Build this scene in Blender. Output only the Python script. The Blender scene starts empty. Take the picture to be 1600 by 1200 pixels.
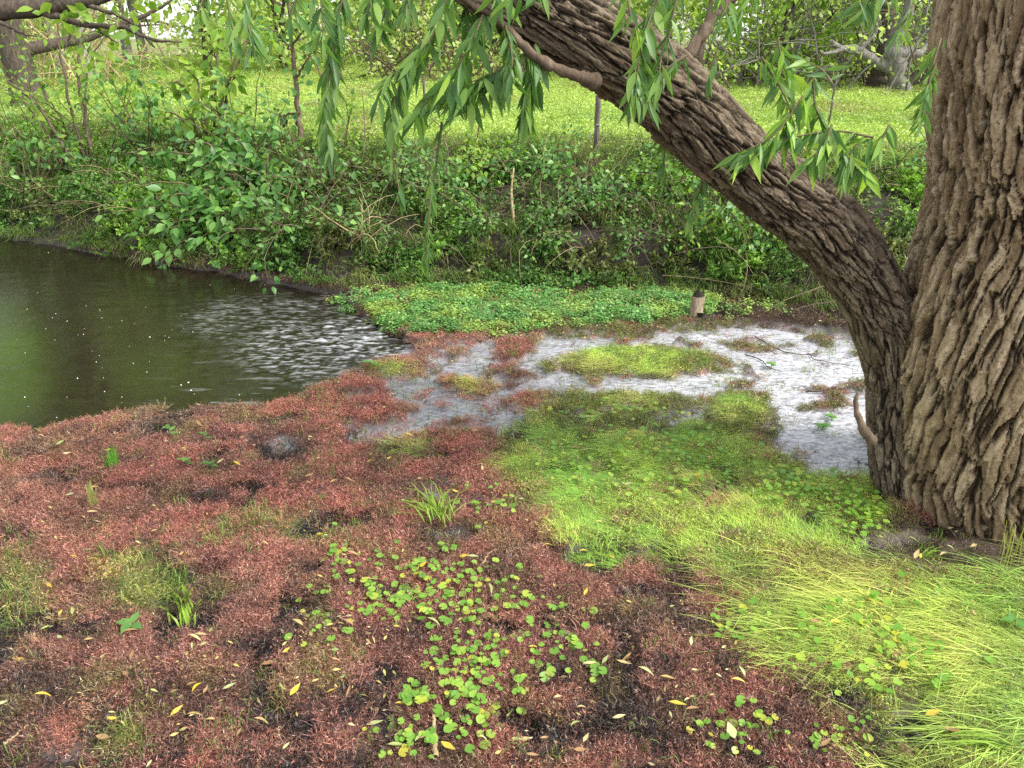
import bpy, math, random
import numpy as np
from mathutils import Vector, Matrix

R = math.radians
rng = np.random.default_rng(7)
random.seed(7)
scene = bpy.context.scene
COL = scene.collection

# ------------------------------------------------------------------ camera
CAM_H, PITCH, FPX = 1.70, R(24.5), 1186.0          # focal length in pixels of the 1600 px wide photograph
cam_d = bpy.data.cameras.new("camera")
cam_d.sensor_width = 36.0
cam_d.lens = 36.0 * FPX / 1600.0
cam_d.clip_start, cam_d.clip_end = 0.05, 600
cam = bpy.data.objects.new("camera", cam_d)
cam.location = (0, 0, CAM_H)
cam.rotation_euler = (R(90) - PITCH, 0, 0)
COL.objects.link(cam)
scene.camera = cam

# ------------------------------------------------------------------ sky, sun, exposure
SUN_EL, SUN_AZ = R(50), R(112)                      # azimuth clockwise from +Y: behind the camera, to the right
world = bpy.data.worlds.new("World")
scene.world = world
world.use_nodes = True
wn, wl = world.node_tree.nodes, world.node_tree.links
wn.clear()
sky = wn.new("ShaderNodeTexSky")
sky.sky_type = 'NISHITA'
sky.sun_disc = False
sky.sun_elevation, sky.sun_rotation = SUN_EL, SUN_AZ
sky.air_density, sky.dust_density, sky.ozone_density = 1.0, 1.2, 1.0
hs = wn.new("ShaderNodeHueSaturation")
hs.inputs['Saturation'].default_value = 0.22        # cloud cover: a nearly white sky
bg = wn.new("ShaderNodeBackground")
bg.inputs['Strength'].default_value = 0.125
wo = wn.new("ShaderNodeOutputWorld")
wl.new(sky.outputs[0], hs.inputs['Color'])
wl.new(hs.outputs[0], bg.inputs['Color'])
wl.new(bg.outputs[0], wo.inputs[0])
sun_d = bpy.data.lights.new("sun", 'SUN')
sun_d.energy, sun_d.angle, sun_d.color = 1.5, R(14), (1.0, 0.96, 0.88)
sun = bpy.data.objects.new("sun", sun_d)
sdir = Vector((math.sin(SUN_AZ) * math.cos(SUN_EL), math.cos(SUN_AZ) * math.cos(SUN_EL), math.sin(SUN_EL)))
sun.rotation_euler = sdir.to_track_quat('Z', 'Y').to_euler()
sun.location = sdir * 40
COL.objects.link(sun)
scene.view_settings.view_transform = 'Standard'
scene.view_settings.look = 'None'
scene.view_settings.exposure = 1.68
scene.view_settings.gamma = 1
scene.view_settings.use_curve_mapping = False
scene.cycles.use_denoising = False
scene.cycles.max_bounces = 7
scene.cycles.diffuse_bounces = 4
scene.cycles.transmission_bounces = 4
scene.cycles.glossy_bounces = 3
scene.cycles.transparent_max_bounces = 6

# ------------------------------------------------------------------ photograph -> place
CP, SP = math.cos(PITCH), math.sin(PITCH)
CAMP = np.array([0, 0, CAM_H])
FWD, UPV, RIGHT = np.array([0, CP, -SP]), np.array([0, SP, CP]), np.array([1.0, 0, 0])
def rays(u, v):
    u, v = np.asarray(u, float), np.asarray(v, float)
    return ((u - 800) / FPX)[..., None] * RIGHT + (-(v - 600) / FPX)[..., None] * UPV + FWD
def at_depth(u, v, d): return CAMP + rays(u, v) * np.asarray(d, float)[..., None]
def at_z(u, v, z=0.0):
    r = rays(u, v)
    return CAMP + r * ((z - CAM_H) / r[..., 2])[..., None]
def at_Y(u, v, Y):
    r = rays(u, v)
    return CAMP + r * (Y / r[..., 1])[..., None]
def proj(x, y, z):
    px, py, pz = x, y, z - CAM_H
    d = py * CP - pz * SP
    d = np.where(d < 0.05, 0.05, d)
    return 800 + FPX * px / d, 600 - FPX * (py * SP + pz * CP) / d, d

# ------------------------------------------------------------------ noise
def h2(ix, iy, s=0):
    n = (ix.astype(np.int64) * 374761393 + iy.astype(np.int64) * 668265263 + s * 974634541) & 0xffffffff
    n = ((n ^ (n >> 13)) * 1274126177) & 0xffffffff
    n = (n ^ (n >> 16)) & 0xffffffff
    n = (n * 2246822519) & 0xffffffff
    return ((n ^ (n >> 15)) & 0xffffff) / float(0xffffff)
def vn(x, y, s=0):
    x, y = np.asarray(x, float), np.asarray(y, float)
    ix, iy = np.floor(x), np.floor(y)
    fx, fy = x - ix, y - iy
    fx, fy = fx * fx * (3 - 2 * fx), fy * fy * (3 - 2 * fy)
    a, b, c, d = h2(ix, iy, s), h2(ix + 1, iy, s), h2(ix, iy + 1, s), h2(ix + 1, iy + 1, s)
    return (a + (b - a) * fx) * (1 - fy) + (c + (d - c) * fx) * fy
def fbm(x, y, s=0, o=4):
    t, a, n = 0, 0.5, 0
    for k in range(o):
        t = t + a * vn(x * 2 ** k + 17.3 * k, y * 2 ** k - 9.1 * k, s + k); n += a; a *= 0.5
    return t / n
def worley(x, y, s=0):
    ix, iy = np.floor(x), np.floor(y)
    f1 = np.full(x.shape, 9.0); f2 = np.full(x.shape, 9.0); cid = np.zeros(x.shape)
    for dx in (-1, 0, 1):
        for dy in (-1, 0, 1):
            cx, cy = ix + dx, iy + dy
            d = np.hypot(cx + h2(cx, cy, s) - x, cy + h2(cx, cy, s + 5) - y)
            nf = d < f1
            f2 = np.where(nf, f1, np.minimum(f2, d)); cid = np.where(nf, h2(cx, cy, s + 9), cid); f1 = np.where(nf, d, f1)
    return f1, f2, cid
def sstep(a, b, x):
    t = np.clip((x - a) / (b - a), 0, 1)
    return t * t * (3 - 2 * t)
def poly_sd(u, v, P):                                # signed distance to a polygon, positive inside
    P = np.asarray(P, float)
    d = np.full(u.shape, 1e9); ins = np.zeros(u.shape, bool)
    for i in range(len(P)):
        a, b = P[i], P[(i + 1) % len(P)]
        e = b - a
        wx, wy = u - a[0], v - a[1]
        t = np.clip((wx * e[0] + wy * e[1]) / max(e @ e, 1e-9), 0, 1)
        d = np.minimum(d, np.hypot(wx - e[0] * t, wy - e[1] * t))
        c = (a[1] > v) != (b[1] > v)
        with np.errstate(divide='ignore', invalid='ignore'):
            xi = a[0] + (v - a[1]) * e[0] / (e[1] if abs(e[1]) > 1e-9 else 1e-9)
        ins ^= c & (u < xi)
    return np.where(ins, d, -d)
def blobs(u, v, L):
    m = np.zeros(u.shape)
    for (cu, cv, ru, rv, w) in L:
        m = np.maximum(m, w * sstep(1.35, 0.55, np.hypot((u - cu) / ru, (v - cv) / rv)))
    return m

# ------------------------------------------------------------------ maps of the ground (surveyed from the photograph, fixed to the ground)
POND = [(-1500, 700), (-300, 690), (0, 674), (60, 672), (130, 664), (190, 645), (240, 638), (330, 640), (420, 636), (470, 618), (520, 600), (560, 582),
        (610, 562), (655, 548), (640, 530), (610, 512), (585, 500), (560, 488), (548, 478), (540, 462), (500, 452), (420, 437), (350, 422), (260, 414), (200, 401),
        (130, 388), (60, 376), (0, 368), (-300, 350), (-1500, 320)]
SILVER = [(560, 600), (640, 556), (700, 538), (830, 514), (1000, 520), (1090, 505), (1200, 505), (1345, 528), (1400, 600), (1400, 745), (1260, 745), (1190, 690),
          (1150, 640), (1080, 664), (960, 652), (850, 655), (780, 668), (700, 694), (610, 700), (540, 690), (520, 640)]
GREEN = [(790, 700), (850, 650), (960, 640), (1090, 640), (1150, 620), (1205, 690), (1290, 740), (1400, 740), (1400, 850), (1330, 868), (1180, 865), (1080, 880),
         (960, 870), (890, 850), (850, 790), (790, 740)]
GREEN2 = [(1135, 915), (1250, 880), (1400, 897), (1620, 890), (1750, 1300), (1420, 1260), (1370, 1170), (1290, 1130), (1250, 1060), (1175, 990)]
CRESS = [(600, 462), (700, 452), (900, 462), (1060, 462), (1130, 468), (1110, 492), (1010, 508), (870, 515), (760, 524), (650, 527), (612, 515), (575, 495), (560, 478)]
GREEN_B = [(1160, 890, 70, 34, .9), (1270, 868, 90, 16, .8), (1340, 880, 60, 14, .7), (1010, 566, 125, 22, 1), (985, 632, 190, 16, .75), (1160, 650, 60, 40, .9), (30, 950, 55, 85, .5), (215, 920, 80, 50, .6), (180, 1160, 50, 30, .4),
           (390, 820, 70, 22, .35), (620, 582, 45, 10, .8), (740, 605, 40, 12, .7), (925, 835, 40, 40, 1), (640, 700, 60, 25, .4), (480, 840, 60, 25, .35), (1440, 862, 60, 8, .8)]
RED_B = [(580, 648, 50, 24, 1), (805, 545, 26, 12, 1), (700, 690, 60, 22, .9), (640, 570, 50, 10, .6), (540, 603, 60, 12, .9), (720, 655, 40, 8, .6),
         (1180, 540, 60, 5, .5), (480, 640, 80, 14, 1), (1290, 610, 40, 5, .6), (840, 620, 30, 8, .5)]
DARK_B = [(40, 786, 20, 13, 1), (440, 705, 60, 22, .9), (330, 690, 50, 10, .5), (925, 872, 60, 20, 1), (860, 860, 40, 14, .7), (200, 768, 55, 9, .9), (300, 780, 60, 14, .6),
          (545, 820, 60, 16, .6), (430, 662, 60, 10, .7), (340, 1100, 90, 40, .5), (605, 1130, 25, 60, 1), (980, 1065, 36, 55, .8), (1050, 930, 50, 35, .6), (30, 850, 45, 20, .6),
          (120, 1000, 40, 18, .8), (420, 1120, 40, 35, .8), (690, 840, 60, 22, .5), (210, 640, 40, 12, 1), (1240, 965, 60, 10, .5), (1270, 1090, 90, 12, .5), (470, 960, 60, 30, .4),
          (1120, 492, 45, 9, 1), (330, 900, 40, 22, .5), (430, 1000, 90, 30, .35), (740, 790, 40, 12, .3)]
SOILB = [(1490, 846, 190, 32, 1), (1450, 872, 120, 26, 1), (1570, 890, 70, 24, 1), (1400, 845, 40, 20, .8)]
FOOT = at_z(*np.array([(-900, 318), (-300, 350), (0, 366), (130, 386), (260, 411), (350, 419), (420, 434), (500, 450), (560, 452), (700, 450), (900, 456), (1080, 460), (1200, 476), (1340, 496),
                       (1500, 500), (1700, 500), (2200, 500)], float).T)
FOOT = FOOT[np.argsort(FOOT[:, 0])]
def foot_y(x): return np.interp(x, FOOT[:, 0], FOOT[:, 1])
def maps(x, y):
    """soft masks for points of the wet ground"""
    u, v, d = proj(x, y, np.full_like(x, 0.03))
    k = np.clip(2.8 / d, 0.6, 1.4)
    wu = u + 46 * k * (fbm(x * 4, y * 4, 3) - .5) + 30 * k * (fbm(x * 15, y * 15, 31, 3) - .5)
    wv = v + 26 * k * (fbm(x * 4, y * 4, 4) - .5) + 18 * k * (fbm(x * 15, y * 15, 41, 3) - .5)
    pu, pv = u + 10 * (fbm(x * 7, y * 7, 8) - .5), v + 8 * (fbm(x * 7, y * 7, 9) - .5)
    M = {}
    sd = poly_sd(pu, pv, POND)
    M['pond'] = sstep(-3, 7, sd)
    M['pond_sd'] = sd
    M['silver'] = sstep(-8, 12, poly_sd(wu, wv, SILVER))
    g = np.maximum(sstep(-60, 50, poly_sd(wu, wv, GREEN)), sstep(-50, 60, poly_sd(wu, wv, GREEN2)))
    g = np.maximum(g, blobs(wu, wv, GREEN_B))
    M['cress'] = sstep(-4, 5, poly_sd(pu, pv, CRESS))
    M['dark'] = blobs(wu, wv, DARK_B)
    hum = fbm(x * 5.5, y * 5.5, 12, 4)
    M['dark'] = np.maximum(M['dark'], .85 * sstep(.38, .31, hum) * (v > 640))
    M['soil'] = blobs(wu, wv, SOILB)
    rb = blobs(wu, wv, RED_B)
    M['redb'] = rb
    n = fbm(x * 9, y * 9, 22, 4)
    tuft = sstep(.60, .68, n) * sstep(1000, 800, u) + sstep(.66, .76, n) * .8
    M['silver'] = M['silver'] * (1 - np.clip(rb, 0, 1)) * (1 - blobs(wu, wv, GREEN_B)) * (1 - .85 * np.clip(tuft, 0, 1))
    pud = blobs(wu, wv, [(700, 614, 34, 12, 1), (610, 675, 30, 26, .9), (690, 770, 30, 20, .7), (590, 770, 24, 10, .5), (430, 692, 44, 10, .7), (760, 640, 60, 16, .8), (500, 962, 40, 12, .7), (415, 985, 34, 10, .6), (340, 905, 30, 9, .6), (700, 836, 40, 10, .5), (605, 1135, 16, 34, .6), (300, 770, 30, 7, .5), (500, 775, 22, 6, .6), (130, 1185, 60, 10, .5), (1000, 945, 34, 9, .45), (390, 1110, 40, 10, .5), (560, 690, 40, 9, .7), (380, 665, 30, 6, .6)])
    M['silver'] = np.maximum(M['silver'], pud * (1 - rb))
    M['green'] = g * (1 - M['silver'])
    M['hum'] = hum
    M['u'], M['v'] = u, v
    return M
TREE_X, TREE_Y = 1.98, 2.64
def ground_z(x, y, M=None):
    M = M or maps(x, y)
    base = .048 + .030 * (M['hum'] - .5) + .018 * (fbm(x * 22, y * 22, 55, 3) - .5)
    base = base - .030 * M['dark'] + .008 * M['green']
    base = base - .012 * M['soil']
    sil = .004 + .022 * (fbm(x * 12, y * 12, 77, 4) - .5)
    near = base * (1 - M['silver']) + sil * M['silver']
    near = near * (1 - M['pond']) - .40 * M['pond']
    t = y - foot_y(x) + .18 * (fbm(x * 1.7, y * 1.7, 61) - .5)
    bank = .02 + .30 * sstep(-.02, .35, t) + .46 * sstep(.25, 1.55, t) + .10 * (fbm(x * 3, y * 3, 62) - .5) * sstep(0, .4, t)
    mead = .025 * np.clip(t - 1.5, 0, 11) + .008 * np.clip(t - 12.5, 0, 60) + .05 * (fbm(x * .5, y * .5, 63) - .5) * sstep(1, 3, t)
    k = sstep(-.06, .05, t)
    z = near * (1 - k) + (bank + mead) * k
    return np.where(y < .9, .05, z), t

# ------------------------------------------------------------------ mesh helpers
def new_mesh(name, verts, polys, mat=None, smooth=True):
    """polys: list of integer arrays (n,3) or (n,4)"""
    me = bpy.data.meshes.new(name)
    verts = np.asarray(verts, np.float32)
    polys = [np.asarray(p, np.int32) for p in polys if len(p)]
    me.vertices.add(len(verts)); me.vertices.foreach_set('co', verts.ravel())
    nl = sum(p.size for p in polys); npol = sum(len(p) for p in polys)
    me.loops.add(nl); me.polygons.add(npol)
    me.loops.foreach_set('vertex_index', np.concatenate([p.ravel() for p in polys]))
    tot = np.concatenate([np.full(len(p), p.shape[1], np.int32) for p in polys])
    me.polygons.foreach_set('loop_start', np.concatenate([[0], np.cumsum(tot)[:-1]]).astype(np.int32))
    me.polygons.foreach_set('loop_total', tot)
    me.polygons.foreach_set('use_smooth', np.full(npol, smooth, bool))
    me.update(calc_edges=True)
    if mat: me.materials.append(mat)
    return me
def attr(me, name, typ, data, dom='POINT'):
    a = me.attributes.new(name, typ, dom)
    key = {'FLOAT': 'value', 'FLOAT_VECTOR': 'vector', 'FLOAT_COLOR': 'color', 'INT': 'value'}[typ]
    a.data.foreach_set(key, np.asarray(data, np.int32 if typ == 'INT' else np.float32).ravel())
def rgba(c): return np.concatenate([c, np.ones(c.shape[:-1] + (1,))], -1)
def link(name, me, parent=None, loc=None):
    o = bpy.data.objects.new(name, me)
    COL.objects.link(o)
    if parent is not None: o.parent = parent
    if loc is not None: o.location = loc
    return o
def tag(o, label=None, cat=None, group=None, kind=None):
    if label: o['label'] = label
    if cat: o['category'] = cat
    if group: o['group'] = group
    if kind: o['kind'] = kind
    return o
def thing(name, label, cat, loc, group=None):
    o = bpy.data.objects.new(name, None)
    o.empty_display_size = .1
    COL.objects.link(o); o.location = tuple(float(c) for c in loc)
    return tag(o, label, cat, group)
def org(root): return np.array(root.location) if root is not None else np.zeros(3)
def norm(a): return a / np.maximum(np.linalg.norm(a, axis=-1, keepdims=True), 1e-9)

def spline(P, n):
    """Catmull-Rom through rows of P (any width)"""
    P = np.asarray(P, float)
    Q = np.vstack([2 * P[0] - P[1], P, 2 * P[-1] - P[-2]])
    t = np.linspace(0, len(P) - 1 - 1e-6, n)
    i = t.astype(int); f = (t - i)[:, None]
    a, b, c, d = Q[i], Q[i + 1], Q[i + 2], Q[i + 3]
    return .5 * (2 * b + (c - a) * f + (2 * a - 5 * b + 4 * c - d) * f ** 2 + (3 * b - a - 3 * c + d) * f ** 3)
def frames(C):
    T = norm(np.gradient(C, axis=0))
    N = np.zeros_like(C)
    ref = np.array([0, -1, .01]) if abs(T[0] @ np.array([0, -1, 0])) < .9 else np.array([1, 0, 0])
    n = ref - T[0] * (ref @ T[0]); n /= np.linalg.norm(n)
    for i in range(len(C)):
        n = n - T[i] * (n @ T[i]); n = n / np.linalg.norm(n); N[i] = n
    return T, N, np.cross(T, N)
def tube(C, r, ns=6, cap=True):
    """centre line C (n,3), radii r (n,) -> verts, [quads, tris]"""
    C = np.asarray(C, float); r = np.broadcast_to(np.asarray(r, float), (len(C),))
    T, N, B = frames(C)
    a = np.linspace(0, 2 * np.pi, ns, endpoint=False)
    V = C[:, None] + r[:, None, None] * (np.cos(a)[None, :, None] * N[:, None] + np.sin(a)[None, :, None] * B[:, None])
    V = V.reshape(-1, 3)
    i = np.arange(len(C) - 1)[:, None] * ns; j = np.arange(ns)[None]; jn = (j + 1) % ns
    Q = np.stack([i + j, i + jn, i + ns + jn, i + ns + j], -1).reshape(-1, 4)
    tr = np.zeros((0, 3), int)
    if cap:
        V = np.vstack([V, C[-1:]])
        e = (len(C) - 1) * ns
        tr = np.stack([e + np.arange(ns), e + (np.arange(ns) + 1) % ns, np.full(ns, len(V) - 1)], -1)
    return V, [Q, tr]
class Bag:
    """collects shapes into one mesh"""
    def __init__(s): s.v, s.q, s.t, s.n = [], [], [], 0
    def add(s, V, polys):
        for p in polys:
            if len(p) == 0: continue
            (s.q if np.shape(p)[1] == 4 else s.t).append(np.asarray(p) + s.n)
        s.v.append(np.asarray(V)); s.n += len(V)
    def mesh(s, name, mat, off=None, smooth=True):
        V = np.vstack(s.v)
        if off is not None: V = V - off
        P = []
        if s.q: P.append(np.vstack(s.q))
        if s.t: P.append(np.vstack(s.t))
        return new_mesh(name, V, P, mat, smooth)

# leaf blades: length along +Y, width along X, normal +Z
def leaf_tpl(profile, fold=.18, curl=.15, petiole=.0):
    n = len(profile); V = []
    for i, w in enumerate(profile):
        t = i / (n - 1); y = petiole + t * (1 - petiole); zc = -curl * t * t
        if w < 1e-3: V.append((0, y, zc)); continue
        V += [(-w / 2, y, zc + fold * w), (0, y, zc), (w / 2, y, zc + fold * w)]
    T = []; idx = 0; rows = []
    for w in profile:
        if w < 1e-3: rows.append([idx]); idx += 1
        else: rows.append([idx, idx + 1, idx + 2]); idx += 3
    for a, b in zip(rows[:-1], rows[1:]):
        if len(a) == 1 and len(b) == 3: T += [(a[0], b[1], b[0]), (a[0], b[2], b[1])]
        elif len(a) == 3 and len(b) == 1: T += [(a[0], a[1], b[0]), (a[1], a[2], b[0])]
        elif len(a) == 3:
            T += [(a[0], a[1], b[1]), (a[0], b[1], b[0]), (a[1], a[2], b[2]), (a[1], b[2], b[1])]
    return np.array(V, float), np.array(T)
WILLOW = leaf_tpl([0, .10, .19, .21, .19, .13, .06, 0], .16, .22)
OVATE = leaf_tpl([0, .42, .56, .46, .22, 0], .12, .18)
SMALL = leaf_tpl([0, .50, .42, 0], .15, .15)
FAR = (np.array([(0, 0, 0), (.28, .5, .05), (0, 1, 0), (-.28, .5, .05)]), np.array([(0, 1, 2), (0, 2, 3)]))
def batch(tpl, pos, dirs, nrm, length, wid=1.0):
    V0, T0 = tpl
    Yv = norm(np.asarray(dirs, float)); Zv = np.asarray(nrm, float)
    Zv = norm(Zv - Yv * np.sum(Zv * Yv, -1, keepdims=True)); Xv = np.cross(Yv, Zv)
    L = np.broadcast_to(np.asarray(length, float), (len(pos),))[:, None, None]
    W = np.broadcast_to(np.asarray(wid, float), (len(pos),))[:, None, None]
    V = pos[:, None] + L * (V0[None, :, :1] * W * Xv[:, None] + V0[None, :, 1:2] * Yv[:, None] + V0[None, :, 2:] * Zv[:, None])
    T = T0[None] + (np.arange(len(pos)) * len(V0))[:, None, None]
    return V.reshape(-1, 3), [T.reshape(-1, 3)]
def rand_dirs(n, up=0.0):
    d = rng.normal(size=(n, 3)); d[:, 2] += up
    return norm(d)
def frame_matrix(pos, d, n):
    y = Vector(d).normalized(); z = Vector(n); z = (z - y * z.dot(y)).normalized(); x = y.cross(z)
    m = Matrix((x, y, z)).transposed().to_4x4(); m.translation = Vector(pos)
    return m

# ------------------------------------------------------------------ materials
def mat_new(name):
    m = bpy.data.materials.new(name); m.use_nodes = True
    n = m.node_tree.nodes; n.clear()
    return m, n, m.node_tree.links
def ramp(n, stops):
    r = n.new("ShaderNodeValToRGB")
    e = r.color_ramp.elements
    while len(e) > len(stops): e.remove(e[-1])
    while len(e) < len(stops): e.new(.5)
    for el, (p, c) in zip(e, stops): el.position = p; el.color = (*c, 1)
    return r
def leaf_mat(name, stops, rand='island', trans=.35, rough=.42, tint=False, spec=.4, tcol=(1.25, 1.35, .55), noise=0):
    m, n, l = mat_new(name)
    out = n.new("ShaderNodeOutputMaterial")
    if rand == 'island': g = n.new("ShaderNodeNewGeometry"); src = g.outputs['Random Per Island']
    else: g = n.new("ShaderNodeObjectInfo"); src = g.outputs['Random']
    rp = ramp(n, stops); l.new(src, rp.inputs[0]); col = rp.outputs[0]
    if tint:
        a = n.new("ShaderNodeAttribute"); a.attribute_type = 'INSTANCER'; a.attribute_name = 'tint'
        mx = n.new("ShaderNodeMix"); mx.data_type = 'RGBA'; mx.blend_type = 'MULTIPLY'; mx.inputs['Factor'].default_value = 1
        l.new(col, mx.inputs['A']); l.new(a.outputs['Color'], mx.inputs['B']); col = mx.outputs['Result']
    if noise:
        t = n.new("ShaderNodeTexNoise"); t.inputs['Scale'].default_value = noise; t.inputs['Detail'].default_value = 4
        r2 = ramp(n, [(.3, (.72, .74, .7)), (.7, (1.15, 1.12, 1.0))]); l.new(t.outputs['Fac'], r2.inputs[0])
        mx = n.new("ShaderNodeMix"); mx.data_type = 'RGBA'; mx.blend_type = 'MULTIPLY'; mx.inputs['Factor'].default_value = 1
        l.new(col, mx.inputs['A']); l.new(r2.outputs[0], mx.inputs['B']); col = mx.outputs['Result']
    p = n.new("ShaderNodeBsdfPrincipled"); p.inputs['Roughness'].default_value = rough
    p.inputs['Specular IOR Level'].default_value = spec
    l.new(col, p.inputs['Base Color'])
    if trans > 0:
        tr = n.new("ShaderNodeBsdfTranslucent")
        tc = n.new("ShaderNodeMix"); tc.data_type = 'RGBA'; tc.blend_type = 'MULTIPLY'; tc.inputs['Factor'].default_value = 1
        tc.inputs['B'].default_value = (*tcol, 1); tc.clamp_result = False
        l.new(col, tc.inputs['A']); l.new(tc.outputs['Result'], tr.inputs['Color'])
        ms = n.new("ShaderNodeMixShader"); ms.inputs[0].default_value = trans
        l.new(p.outputs[0], ms.inputs[1]); l.new(tr.outputs[0], ms.inputs[2]); l.new(ms.outputs[0], out.inputs[0])
    else: l.new(p.outputs[0], out.inputs[0])
    return m
def bark_mat(name, dark, mid, light, scale=(6, 6, 1.2), bump=.4, rough=.9, crev=False, lichen=None, lscale=16):
    m, n, l = mat_new(name)
    out = n.new("ShaderNodeOutputMaterial"); p = n.new("ShaderNodeBsdfPrincipled")
    p.inputs['Roughness'].default_value = rough; p.inputs['Specular IOR Level'].default_value = .2
    tc = n.new("ShaderNodeTexCoord"); mp = n.new("ShaderNodeMapping"); mp.inputs['Scale'].default_value = scale
    l.new(tc.outputs['Object'], mp.inputs[0])
    t = n.new("ShaderNodeTexNoise"); t.inputs['Scale'].default_value = 5; t.inputs['Detail'].default_value = 9; t.inputs['Roughness'].default_value = .68
    l.new(mp.outputs[0], t.inputs['Vector'])
    rp = ramp(n, [(.28, dark), (.5, mid), (.74, light)]); fac = t.outputs['Fac']
    if crev:
        at = n.new("ShaderNodeAttribute"); at.attribute_name = 'tone'
        mm = n.new("ShaderNodeMix"); mm.inputs['Factor'].default_value = .55
        l.new(fac, mm.inputs['A']); l.new(at.outputs['Fac'], mm.inputs['B']); fac = mm.outputs['Result']
    l.new(fac, rp.inputs[0]); col = rp.outputs[0]
    if crev:                                         # plates keep their colour; shade of the furrows is darkened into the bark
        a = n.new("ShaderNodeAttribute"); a.attribute_name = 'plate'
        mx = n.new("ShaderNodeMix"); mx.data_type = 'RGBA'; l.new(a.outputs['Fac'], mx.inputs['Factor'])
        mx.inputs['A'].default_value = (*[c * .34 for c in dark], 1); l.new(col, mx.inputs['B']); col = mx.outputs['Result']
    if lichen:
        t2 = n.new("ShaderNodeTexNoise"); t2.inputs['Scale'].default_value = lscale; t2.inputs['Detail'].default_value = 5
        l.new(tc.outputs['Object'], t2.inputs['Vector'])
        r2 = ramp(n, [(.60, (0, 0, 0)), (.70, (.8, .8, .8))]); l.new(t2.outputs['Fac'], r2.inputs[0])
        mx = n.new("ShaderNodeMix"); mx.data_type = 'RGBA'; l.new(r2.outputs[0], mx.inputs['Factor'])
        l.new(col, mx.inputs['A']); mx.inputs['B'].default_value = (*lichen, 1); col = mx.outputs['Result']
    l.new(col, p.inputs['Base Color'])
    t3 = n.new("ShaderNodeTexNoise"); t3.inputs['Scale'].default_value = 28; t3.inputs['Detail'].default_value = 7; t3.inputs['Roughness'].default_value = .7
    mp3 = n.new("ShaderNodeMapping"); mp3.inputs['Scale'].default_value = (1.6, 1.6, .55); l.new(tc.outputs['Object'], mp3.inputs[0]); l.new(mp3.outputs[0], t3.inputs['Vector'])
    b = n.new("ShaderNodeBump"); b.inputs['Strength'].default_value = bump; b.inputs['Distance'].default_value = .016
    l.new(t3.outputs['Fac'], b.inputs['Height']); l.new(b.outputs[0], p.inputs['Normal'])
    l.new(p.outputs[0], out.inputs[0])
    return m
def soil_mat(name, rough=.8, bump=.6, scale=60, use_wet=False):
    m, n, l = mat_new(name)
    out = n.new("ShaderNodeOutputMaterial"); p = n.new("ShaderNodeBsdfPrincipled")
    a = n.new("ShaderNodeAttribute"); a.attribute_name = 'ground_colour'
    tc = n.new("ShaderNodeTexCoord")
    t = n.new("ShaderNodeTexNoise"); t.inputs['Scale'].default_value = scale; t.inputs['Detail'].default_value = 8; t.inputs['Roughness'].default_value = .7
    l.new(tc.outputs['Object'], t.inputs['Vector'])
    rp = ramp(n, [(.25, (.35, .33, .32)), (.5, (.95, .95, .95)), (.75, (1.5, 1.45, 1.4))]); l.new(t.outputs['Fac'], rp.inputs[0])
    mx = n.new("ShaderNodeMix"); mx.data_type = 'RGBA'; mx.blend_type = 'MULTIPLY'; mx.inputs['Factor'].default_value = 1; mx.clamp_result = False
    l.new(a.outputs['Color'], mx.inputs['A']); l.new(rp.outputs[0], mx.inputs['B']); l.new(mx.outputs['Result'], p.inputs['Base Color'])
    p.inputs['Roughness'].default_value = rough
    if use_wet:
        w = n.new("ShaderNodeAttribute"); w.attribute_name = 'wet'
        mr = n.new("ShaderNodeMapRange"); mr.inputs['To Min'].default_value = rough; mr.inputs['To Max'].default_value = .16
        l.new(w.outputs['Fac'], mr.inputs['Value']); l.new(mr.outputs[0], p.inputs['Roughness'])
    b = n.new("ShaderNodeBump"); b.inputs['Strength'].default_value = bump; b.inputs['Distance'].default_value = .01
    l.new(t.outputs['Fac'], b.inputs['Height']); l.new(b.outputs[0], p.inputs['Normal'])
    l.new(p.outputs[0], out.inputs[0])
    return m
def plain_mat(name, c, rough=.6, spec=.3, noise=None, bump=0):
    m, n, l = mat_new(name)
    out = n.new("ShaderNodeOutputMaterial"); p = n.new("ShaderNodeBsdfPrincipled")
    p.inputs['Roughness'].default_value = rough; p.inputs['Specular IOR Level'].default_value = spec
    tc = n.new("ShaderNodeTexCoord"); t = n.new("ShaderNodeTexNoise"); t.inputs['Scale'].default_value = noise or 30; t.inputs['Detail'].default_value = 5
    l.new(tc.outputs['Object'], t.inputs['Vector'])
    rp = ramp(n, [(.3, tuple(x * .6 for x in c)), (.7, tuple(min(1, x * 1.3) for x in c))]); l.new(t.outputs['Fac'], rp.inputs[0])
    l.new(rp.outputs[0], p.inputs['Base Color'])
    if bump:
        b = n.new("ShaderNodeBump"); b.inputs['Strength'].default_value = bump; b.inputs['Distance'].default_value = .004
        l.new(t.outputs['Fac'], b.inputs['Height']); l.new(b.outputs[0], p.inputs['Normal'])
    l.new(p.outputs[0], out.inputs[0])
    return m
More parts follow.
